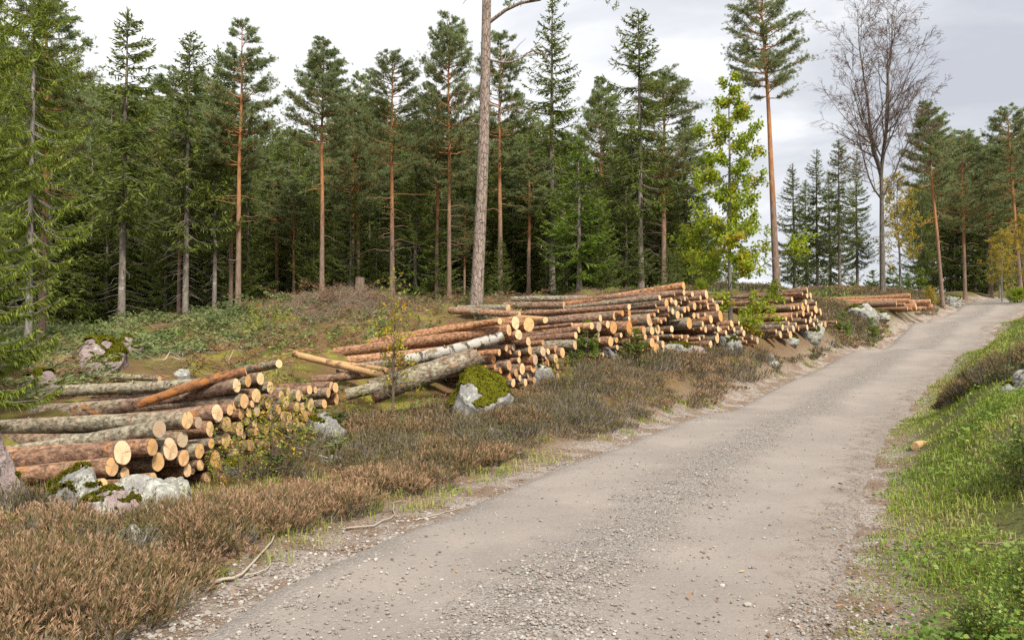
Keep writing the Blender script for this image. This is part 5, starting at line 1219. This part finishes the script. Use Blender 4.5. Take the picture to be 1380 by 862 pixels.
# heather cover
mb = MB()
def along_road(n, s0, s1, dmin=2.5, dmax=46, pw=1.3):
    dr = np.hypot(RC[:, 0], RC[:, 1]); wgt = np.where((RC[:, 1] > .5) & (dr < dmax), 1 / np.maximum(dr, dmin) ** pw, 0); wgt /= wgt.sum()
    k = S.choice(len(RC), n, p=wgt); s = S.uniform(s0, s1, n)
    return RC[k, 0] + RN[k, 0] * s + RT[k, 0] * S.uniform(-.1, .1, n), RC[k, 1] + RN[k, 1] * s + RT[k, 1] * S.uniform(-.1, .1, n)
x, y = along_road(6200, -8.5, -HW - .5, 5, 60, .55); sd, _ = road_sd(x, y); edge = HW + .75 - .3 * sstep(12, 18, np.hypot(x, y)) + .45 * fbm(x * .7, y * .7, 2, 3)
ok = (sd < -edge) & (sd > -9.5) & in_view(x, y) & ~behind_piles(x, y) & (fbm(x * .75, y * .75, 6, 3) > np.where(np.hypot(x, y) < 10, .10, np.where(np.hypot(x, y) < 13, -.4, -.9)))
px, py, d = proj_arr(np.stack([x, y, gz(x, y)], 1))
ok &= ~((px < 470) & (py < 600)) & ~((px < 760) & (py < 505))
ok &= ~((px > 90) & (px < 300) & (py > 640) & (py < 700))
dd = np.hypot(x, y); 
nearm = ok & (dd < 11); farm = ok & (dd >= 11)
xn, yn = x[nearm], y[nearm]; hs = S.uniform(.35, 1.25, len(xn)) * np.clip((-sd[nearm] - edge[nearm]) / .5, .35, 1)
heather_sprigs(mb, xn, yn, gz(xn, yn), np.full(len(xn), .17), .27 * hs, 50, tone_at(xn, yn), 1.35, 11)
xn, yn = x[farm], y[farm]; hs = S.uniform(.55, 1.2, len(xn)) * np.clip((-sd[farm] - edge[farm]) / .5, .35, 1)
sc = dd[farm]
for a_, b_, n_, w_ in ((11, 18, 40, 2.0), (18, 28, 30, 3.0), (28, 60, 26, 4.2)):
    q = (sc >= a_) & (sc < b_)
    heather_sprigs(mb, xn[q], yn[q], gz(xn[q], yn[q]), np.full(q.sum(), .24), .34 * hs[q], n_, tone_at(xn[q], yn[q]), w_, 5)
# right bank
x, y = scatter(2600, 2, 30, 5, 44, .4); sd, _ = road_sd(x, y)
ok = (sd > HW + 2.6 + 1.2 * fbm(x * .4, y * .4, 5, 2) - .02 * np.hypot(x, y)) & (sd < 9) & in_view(x, y) & (fbm(x * .6, y * .6, 9, 2) > -.2) & (np.hypot(x, y) > 8)
x, y = x[ok], y[ok]; dd = np.hypot(x, y)
for a_, b_, n_, w_ in ((5, 14, 36, 2.0), (14, 26, 30, 3.0), (26, 60, 24, 4.2)):
    q = (dd >= a_) & (dd < b_); heather_sprigs(mb, x[q], y[q], gz(x[q], y[q]), np.full(q.sum(), .24), .36 * S.uniform(.6, 1.2, q.sum()), n_, np.clip(tone_at(x[q], y[q]) * .4, 0, 1), w_, 5)
o = mb.build('heather', M['heather']); tag(o, 'brown and olive heather covering the verge between road and log stacks', 'heather', None, 'stuff')

# grass
def blades(mb, x, y, ht, wd, v, lean=.6):
    n = len(x); a = S.uniform(0, 6.28, n); z = gz(x, y) - .01
    B = np.stack([x, y, z], 1); H_ = np.stack([np.cos(a), np.sin(a), 0 * a], 1); l = S.random(n) * lean
    W = np.stack([-np.sin(a), np.cos(a), 0 * a], 1) * wd[:, None]
    p1 = B + H_ * (ht * l * .25)[:, None] + np.array([0, 0, 1.]) * (ht * .55)[:, None]
    p2 = B + H_ * (ht * l * .95)[:, None] + np.array([0, 0, 1.]) * (ht * np.maximum(1 - .5 * l, .2))[:, None]
    V = np.stack([B - W, B + W, p1 + W * .8, p1 - W * .8, p2], 1).reshape(-1, 3); i = np.arange(n)[:, None] * 5
    mb.add(V, [i + np.array([[0, 1, 2, 3]]), i + np.array([[3, 2, 4]])], v=np.repeat(v, 5))
g = MB()
x, y = along_road(330000, HW, HW + 5.2); sd, _ = road_sd(x, y); dd = np.hypot(x, y)
den = .52 + 1.0 * fbm(x * .9, y * .9, 1, 3)
ok = (sd > HW + .0 + .26 * fbm(x * 1.4, y * 1.4, 3, 3)) & (sd < HW + 3.8 + fbm(x * .5, y * .5, 4, 2)) & in_view(x, y, m=120) & (S.random(len(x)) < den + .25 - .10 * np.clip(sd - HW - 1.6, 0, 5))
x, y, dd, sd = x[ok], y[ok], dd[ok], sd[ok]
ht = (.045 + .10 * S.random(len(x)) ** 1.8) * np.clip(.5 + (sd - HW) * .5, .4, 1.15) * (1 + .4 * fbm(x * 1.6, y * 1.6, 11, 2))
gv = np.clip(.46 + .30 * fbm(x * 1.1, y * 1.1, 12, 3) + S.normal(0, .14, len(x)) + .55 * (S.random(len(x)) < .10), 0, 1)
blades(g, x, y, ht, .0017 + .0012 * dd * .3, gv, 1.5)
# sparse tufts on the left verge and among the cut branches
tx, ty = along_road(900, -HW - 5.5, -HW - .3, 4, 40, .9); sd, _ = road_sd(tx, ty); q = (sd < -HW - .35) & ~behind_piles(tx, ty) & in_view(tx, ty); tx, ty = tx[q], ty[q]
i = np.repeat(np.arange(len(tx)), 40); x = tx[i] + S.normal(0, .09, len(i)); y = ty[i] + S.normal(0, .09, len(i))
tgv = np.clip(.72 + .22 * S.normal(0, 1, len(tx)), .2, 1)
blades(g, x, y, .04 + .13 * S.random(len(i)), .0014 + .0008 * np.hypot(x, y) * .4, np.clip(tgv[i] + S.normal(0, .1, len(i)), 0, 1), 1.3)
o = g.build('grass', M['grass']); tag(o, 'green grass growing on the verge right of the road', 'grass', None, 'stuff')

# broad leaved weeds in the grass
wmb = MB(); cx_, cy_ = along_road(5200, HW + .3, HW + 5); sd, _ = road_sd(cx_, cy_)
q = (sd > HW + .8 + .9 * fbm(cx_ * .7, cy_ * .7, 21, 2)) & (sd < HW + 4.5) & in_view(cx_, cy_, m=120) & (fbm(cx_ * .8, cy_ * .8, 22, 2) > -.25); cx_, cy_ = cx_[q], cy_[q]
i = np.repeat(np.arange(len(cx_)), 16); n = len(i); hgt = S.random(n) ** 1.2 * .20
B = np.stack([cx_[i] + S.normal(0, .11, n), cy_[i] + S.normal(0, .11, n), 0 * hgt], 1); B[:, 2] = gz(B[:, 0], B[:, 1]) + .02 + hgt
D = nrm(S.normal(0, 1, (n, 3)) * np.array([1, 1, .35])) * S.uniform(.022, .055, n)[:, None]; W = nrm(np.cross(D, S.normal(0, .35, (n, 3)) + np.array([0, 0, 1.]))) * np.linalg.norm(D, axis=1)[:, None] * .42
V, Q = sprays(B, D, W, .42, .1); wmb.add(V, Q, v=np.repeat(np.clip(.45 + .2 * fbm(B[:, 0] * 2, B[:, 1] * 2, 0, 2) + S.normal(0, .17, n), 0, 1), 4))
o = wmb.build('weeds', M['weed']); tag(o, 'broad leaved weeds and creeping plants in the grass right of the road', 'weeds', None, 'stuff')

# undergrowth at the forest edge and on the cleared slope
u = MB(); x, y = scatter(42000, -24, 24, 10, 46, .3); sd, _ = road_sd(x, y)
ok = (sd < -5.5) & in_view(x, y) & ~behind_piles(x, y, 3.5) & (fbm(x * .5, y * .5, 31, 3) > .02)
x, y = x[ok], y[ok]; n = len(x); dd = np.hypot(x, y); B = np.stack([x, y, gz(x, y) + .02 + .16 * S.random(n)], 1)
D = nrm(S.normal(0, 1, (n, 3)) * np.array([1, 1, .7]) + np.array([0, 0, .5])) * (.05 + .0035 * dd)[:, None]; W = nrm(np.cross(D, S.normal(0, 1, (n, 3)))) * (.010 + .0008 * dd)[:, None]
V, Q = sprays(B, D, W, .5, .2); u.add(V, Q, v=np.repeat(np.clip(.42 + S.normal(0, .2, n), 0, .85), 4))
o = u.build('undergrowth', M['weed']); tag(o, 'low green undergrowth on the mossy forest edge', 'undergrowth', None, 'stuff')

# cut twigs on the slope and the mound
def twigs(mb, x, y, ln, rad, lift, v, k=5, up=.12):
    n = len(x); a = S.uniform(0, 6.28, n); s = np.linspace(0, 1, k)
    D = np.stack([np.cos(a), np.sin(a), np.abs(S.normal(0, up, n))], 1)
    P = np.stack([x, y, 0 * x], 1)[:, None] + D[:, None] * (ln[:, None] * s)[..., None]; P[:, 1:] += np.cumsum(S.normal(0, .05, (n, k - 1, 3)), 1) * ln[:, None, None]
    base = gz(P[..., 0].ravel(), P[..., 1].ravel()).reshape(n, k)
    P[..., 2] = P[..., 2] + base + lift[:, None]
    V, Q = tubes(P, rad[:, None] * np.linspace(1, .35, k)[None], 3); mb.add(V, Q, v=np.repeat(v, 3 * k))
b = MB(); x, y = scatter(9000, -18, 10, 9.5, 30, .2); sd, _ = road_sd(x, y)
ok = (sd < -4.6) & in_view(x, y) & ~behind_piles(x, y, 3.0) & (fbm(x * .45, y * .45, 41, 2) > -.3); x, y = x[ok], y[ok]; n = len(x)
twigs(b, x, y, S.uniform(.12, .9, n) ** 1.3, S.uniform(.003, .009, n), S.uniform(0, .12, n), S.random(n) ** 1.6)
mc = on(470, 24.5); x = mc[0] + S.normal(0, 1.5, 6500); y = mc[1] - .6 + S.normal(0, 1.2, 6500)
twigs(b, x, y, S.uniform(.12, .5, 6500), np.full(6500, .0055), S.uniform(-.02, .26, 6500) * np.exp(-((x - mc[0]) / 2.2) ** 2), S.uniform(.1, .6, 6500), 4, .3)
x, y = scatter(2200, -5, 16, 3.4, 32, .8); sd, _ = road_sd(x, y); ok = (((sd < -HW - .1) & (sd > -HW - 1.6)) | ((sd > HW - .2) & (sd < HW + 2.5) & (S.random(len(x)) < .5))) & in_view(x, y); x, y = x[ok], y[ok]; n = len(x)
twigs(b, x, y, S.uniform(.06, .35, n), S.uniform(.0015, .004, n), S.uniform(.0, .03, n), S.random(n), 4, .08)
o = b.build('brushwood', M['dead_twig']); tag(o, 'grey and brown cut twigs strewn over the slope and the mound behind the stacks', 'brushwood', None, 'stuff')

# cut green boughs on the slope
sb = MB(); x, y = scatter(2300, -17, 2, 10, 27, .2); px, py, d = proj_arr(np.stack([x, y, gz(x, y)], 1)); sd, _ = road_sd(x, y)
ok = (sd < -5) & in_view(x, y) & ~behind_piles(x, y, 3.4) & ((px < 350) | (S.random(len(x)) < .30)) & (fbm(x * .5, y * .5, 51, 2) > -.12); x, y = x[ok], y[ok]; n = len(x)
a = S.uniform(0, 6.28, n); ln = S.uniform(.5, 1.2, n); A = np.stack([np.cos(a), np.sin(a), S.uniform(-.05, .45, n)], 1); Sd = np.stack([-np.sin(a), np.cos(a), 0 * a], 1)
i = np.repeat(np.arange(n), 90); q = S.random(len(i)); B0 = np.stack([x, y, gz(x, y) + .03], 1)
B = B0[i] + A[i] * (ln[i] * q)[:, None] + Sd[i] * (S.normal(0, .18, len(i)) * ln[i] * (1.1 - q))[:, None]; B[:, 2] += -.25 * ln[i] * q ** 2 * A[i, 2] + S.normal(.03, .03, len(i))
D = nrm(A[i] * .8 + Sd[i] * S.normal(0, .8, len(i))[:, None] + S.normal(0, .25, (len(i), 3))) * S.uniform(.06, .15, len(i))[:, None]; W = nrm(np.cross(D, S.normal(0, 1, (len(i), 3)))) * .016
V, Q = sprays(B, D, W, .4, .3); tb_ = np.clip(.45 + .2 * S.normal(0, 1, n), .1, .9)
sb.add(V, Q, v=np.repeat(np.clip(tb_[i] + S.normal(0, .15, len(i)), 0, 1), 4))
o = sb.build('cut_boughs', M['slash_green']); tag(o, 'heaps of cut green conifer boughs on the slope behind the nearest stack', 'boughs', None, 'stuff')

# dry brown boughs
sb = MB(); x, y = scatter(900, -14, 6, 11, 28, .2); sd, _ = road_sd(x, y)
ok = (sd < -5.5) & in_view(x, y) & ~behind_piles(x, y, 3.4) & (fbm(x * .4, y * .4, 71, 2) > -.1); x, y = x[ok], y[ok]
x = np.r_[x, mc[0] + S.normal(0, 1.7, 110)]; y = np.r_[y, mc[1] - .5 + S.normal(0, 1.2, 110)]; n = len(x)
a = S.uniform(0, 6.28, n); ln = S.uniform(.4, 1.3, n); A = np.stack([np.cos(a), np.sin(a), S.uniform(-.05, .6, n)], 1); Sd = np.stack([-np.sin(a), np.cos(a), 0 * a], 1)
s5 = np.linspace(0, 1, 4); B0 = np.stack([x, y, gz(x, y) + .03], 1)
Pm = B0[:, None] + A[:, None] * (ln[:, None] * s5)[..., None]; Pm[..., 2] -= .3 * ln[:, None] * s5 ** 2 * A[:, 2:3]
V, Q = tubes(Pm, .009 * np.linspace(1, .3, 4)[None] * np.ones((n, 1)), 3); sb.add(V, Q, v=.35)
i = np.repeat(np.arange(n), 60); q = S.random(len(i))
B = B0[i] + A[i] * (ln[i] * q)[:, None] + Sd[i] * (S.normal(0, .16, len(i)) * ln[i] * (1.1 - q))[:, None]; B[:, 2] += -.3 * ln[i] * q ** 2 * A[i, 2] + S.normal(.02, .03, len(i))
D = nrm(A[i] * .8 + Sd[i] * S.normal(0, .8, len(i))[:, None] + S.normal(0, .3, (len(i), 3))) * S.uniform(.05, .14, len(i))[:, None]; W = nrm(np.cross(D, S.normal(0, 1, (len(i), 3)))) * .008
V, Q = sprays(B, D, W, .4, .3); tb_ = np.clip(.4 + .2 * S.normal(0, 1, n), .05, .9); sb.add(V, Q, v=np.repeat(np.clip(tb_[i] + S.normal(0, .12, len(i)), 0, 1), 4))
o = sb.build('dry_boughs', M['litter']); tag(o, 'dry rust brown cut boughs over the mound and the slope', 'boughs', None, 'stuff')

# loose stones on the road and the verge
bm = bmesh.new(); bmesh.ops.create_icosphere(bm, subdivisions=1, radius=1); IV = np.array([v.co[:] for v in bm.verts]); IF = np.array([[v.index for v in f.verts] for f in bm.faces]); bm.free()
def stones(mb, x, y, size):
    n = len(x); m = len(IV)
    sc = size[:, None] * S.uniform(.6, 1.2, (n, 3)) * np.array([1, 1, .65]); a = S.uniform(0, 6.28, n)
    V = IV[None] * (1 + S.normal(0, .16, (n, m))[..., None]) * sc[:, None]
    Vx = V[..., 0] * np.cos(a)[:, None] - V[..., 1] * np.sin(a)[:, None]; Vy = V[..., 0] * np.sin(a)[:, None] + V[..., 1] * np.cos(a)[:, None]
    V = np.stack([Vx + x[:, None], Vy + y[:, None], V[..., 2] + (rgz(x, y) + .003 + size * .2)[:, None]], -1).reshape(-1, 3)
    mb.add(V, (np.arange(n)[:, None, None] * m + IF[None]).reshape(-1, 3), v=np.repeat(np.clip(S.normal(.42, .22, n), 0, 1), m))
s_ = MB(); x, y = along_road(150000, -HW - 1, HW + .5, 2.8, 26, 2.0); sd, _ = road_sd(x, y); uu = sd / HW + .12 * fbm(x * .8, y * .8, 61, 2)
p_ = .16 + .95 * np.exp(-(uu / .24) ** 2) + .6 * np.exp(-((uu + 1.12) / .2) ** 2) + .45 * np.exp(-((uu - 1.02) / .14) ** 2)
p_ *= .35 + .9 * np.clip(.5 + fbm(x * .6, y * .6, 62, 3), 0, 1.2)
ok = (S.random(len(x)) < p_ * .62) & (np.abs(uu) < 1.5) & in_view(x, y, m=80); x, y, uu = x[ok], y[ok], uu[ok]
sz = .0045 + .011 * S.random(len(x)) ** 1.8 + .010 * (S.random(len(x)) < .02)
stones(s_, x, y, sz * (1 + .25 * (uu < -.9)))
o = s_.build('gravel', M['stone_chips']); tag(o, 'loose pale gravel along the middle and edges of the road', 'gravel', None, 'stuff')

# dead leaves and bark crumbs
lm = MB(); x, y = along_road(120000, -HW - 5, HW + 4.5, 2.8, 30, 1.7); sd, _ = road_sd(x, y)
p_ = .02 + .55 * sstep(HW - .55, HW + .1, sd) * (1 - .75 * sstep(HW + .6, HW + 1.6, sd)) + .45 * sstep(HW + .15, HW + .6, -sd) * (sd > -HW - 2) + .3 * (sd < -HW - 2)
ok = (S.random(len(x)) < p_ * 1.2) & (sd < HW + 4.5) & ~behind_piles(x, y) & in_view(x, y, m=80); x, y = x[ok], y[ok]; n = len(x)
B = np.stack([x, y, rgz(x, y) + .006 + .012 * S.random(n)], 1); a = S.uniform(0, 6.28, n); big = S.random(n) ** 3
D = np.stack([np.cos(a), np.sin(a), S.normal(0, .25, n)], 1) * (.012 + .055 * big + .0012 * np.hypot(x, y))[:, None]; W = np.stack([-np.sin(a), np.cos(a), S.normal(0, .4, n)], 1) * (.004 + .011 * big * S.random(n))[:, None]
V, Q = sprays(B, D, W, .5, .5); lm.add(V, Q, v=np.repeat(np.clip(S.normal(.42, .25, n), 0, 1), 4))
o = lm.build('leaf_litter', M['litter']); tag(o, 'brown dead leaves and bark crumbs along both road edges', 'litter', None, 'stuff')

# single sticks and wood on the ground
def stick(name, label, cat, pix, rad, k=None, lift=.015, material='dead_twig', v=.7):
    pts_ = np.array([hit(*p)[0] for p in pix]); pts_[:, 2] += lift
    t = np.linspace(0, len(pts_) - 1, 14); i = np.clip(t.astype(int), 0, len(pts_) - 2); f = (t - i)[:, None]
    P = pts_[i] * (1 - f) + pts_[i + 1] * f; P[1:-1] += S.normal(0, .008, (12, 3)); P[:, 2] = np.maximum(P[:, 2], rgz(P[:, 0], P[:, 1]) + lift)
    m_ = MB(); V, Q = tubes(P - P[0], rad * np.linspace(1, .45, 14), 7); m_.add(V, Q, v=v)
    return m_, P
def put_stick(name, label, cat, pix, rad, forks=(), lift=.02, v=.7, group=None):
    m_, P = stick(name, label, cat, pix, rad, None, lift, v=v)
    for fk in forks:
        m2, P2 = stick(name, label, cat, fk, rad * .55, None, lift, v=v)
        for Va, Fa in zip(m2.V, m2.F): m_.add(Va + P2[0] - P[0], Fa - 0, v=v)
    o = m_.build(name, M['dead_twig'], None, True); o.location = P[0]; tag(o, label, cat, group)
put_stick('fallen_branch', 'pale forked bare branch lying at the heather edge on the left verge', 'branch', [(275, 795), (330, 780), (362, 740), (388, 700)], .012, [[(330, 782), (360, 775), (372, 745)]], .03, .85)
put_stick('fallen_branch', 'bent pale twig on the grit verge with an upturned end', 'branch', [(466, 715), (505, 711), (532, 700), (528, 680), (542, 676)], .008, [], .02, .8)
put_stick('fallen_branch', 'thin dry grass coloured twig lying on the grit near the heather', 'branch', [(560, 702), (600, 692), (628, 684)], .005, [], .01, .9)
put_stick('fallen_branch', 'dark forked stick on the bare soil beside the road, before the second stack', 'branch', [(762, 578), (785, 590), (806, 588)], .02, [], .03, .35)
put_stick('fallen_branch', 'brown stick lying across the grass verge at the lower right', 'branch', [(1185, 712), (1205, 716), (1224, 722)], .009, [], .03, .6)
put_stick('fallen_branch', 'long brown stick in the weeds at the right frame edge', 'branch', [(1318, 742), (1350, 741), (1384, 736)], .009, [], .05, .5)
put_stick('fallen_branch', 'dark twig lying on the right road edge by a dead leaf', 'branch', [(1108, 730), (1125, 724), (1140, 728)], .006, [], .01, .4)
put_stick('fallen_branch', 'reddish strip of bark on the grit at the lower left', 'bark strip', [(488, 742), (512, 738), (532, 736)], .012, [], .008, .4)
P, d = hit(1233, 607)
make_log_ = make_log(P + np.array([0, 0, .055]), (.75, .66, .02), .058, .42, 'pale', lichen=.1, end=(.5, .34, .19), bend=.02)
tag(make_log_, 'short torn piece of log lying in the grass right of the road', 'log')
for px, d, h, lb in [(1382, 4.6, .5, 'leafy green bush at the right frame edge near the bottom'), (1385, 7.2, .7, 'dark leafy bush on the right bank above the grass'), (1320, 4.3, .38, 'young leafy plant with broad leaves at the bottom right')]:
    pr = SHR2 if 'SHR2' in globals() else broadleaf_meshes('verge_bush', 61, 1.0, .010, .5, 12, 'weed', 'brown_bark', .05, 1.0, .08, 5, 5, 6, .6, .3)
    SHR2 = pr; T_(pr, 'shrub', lb, 'shrub', px, d, 0, H=h)
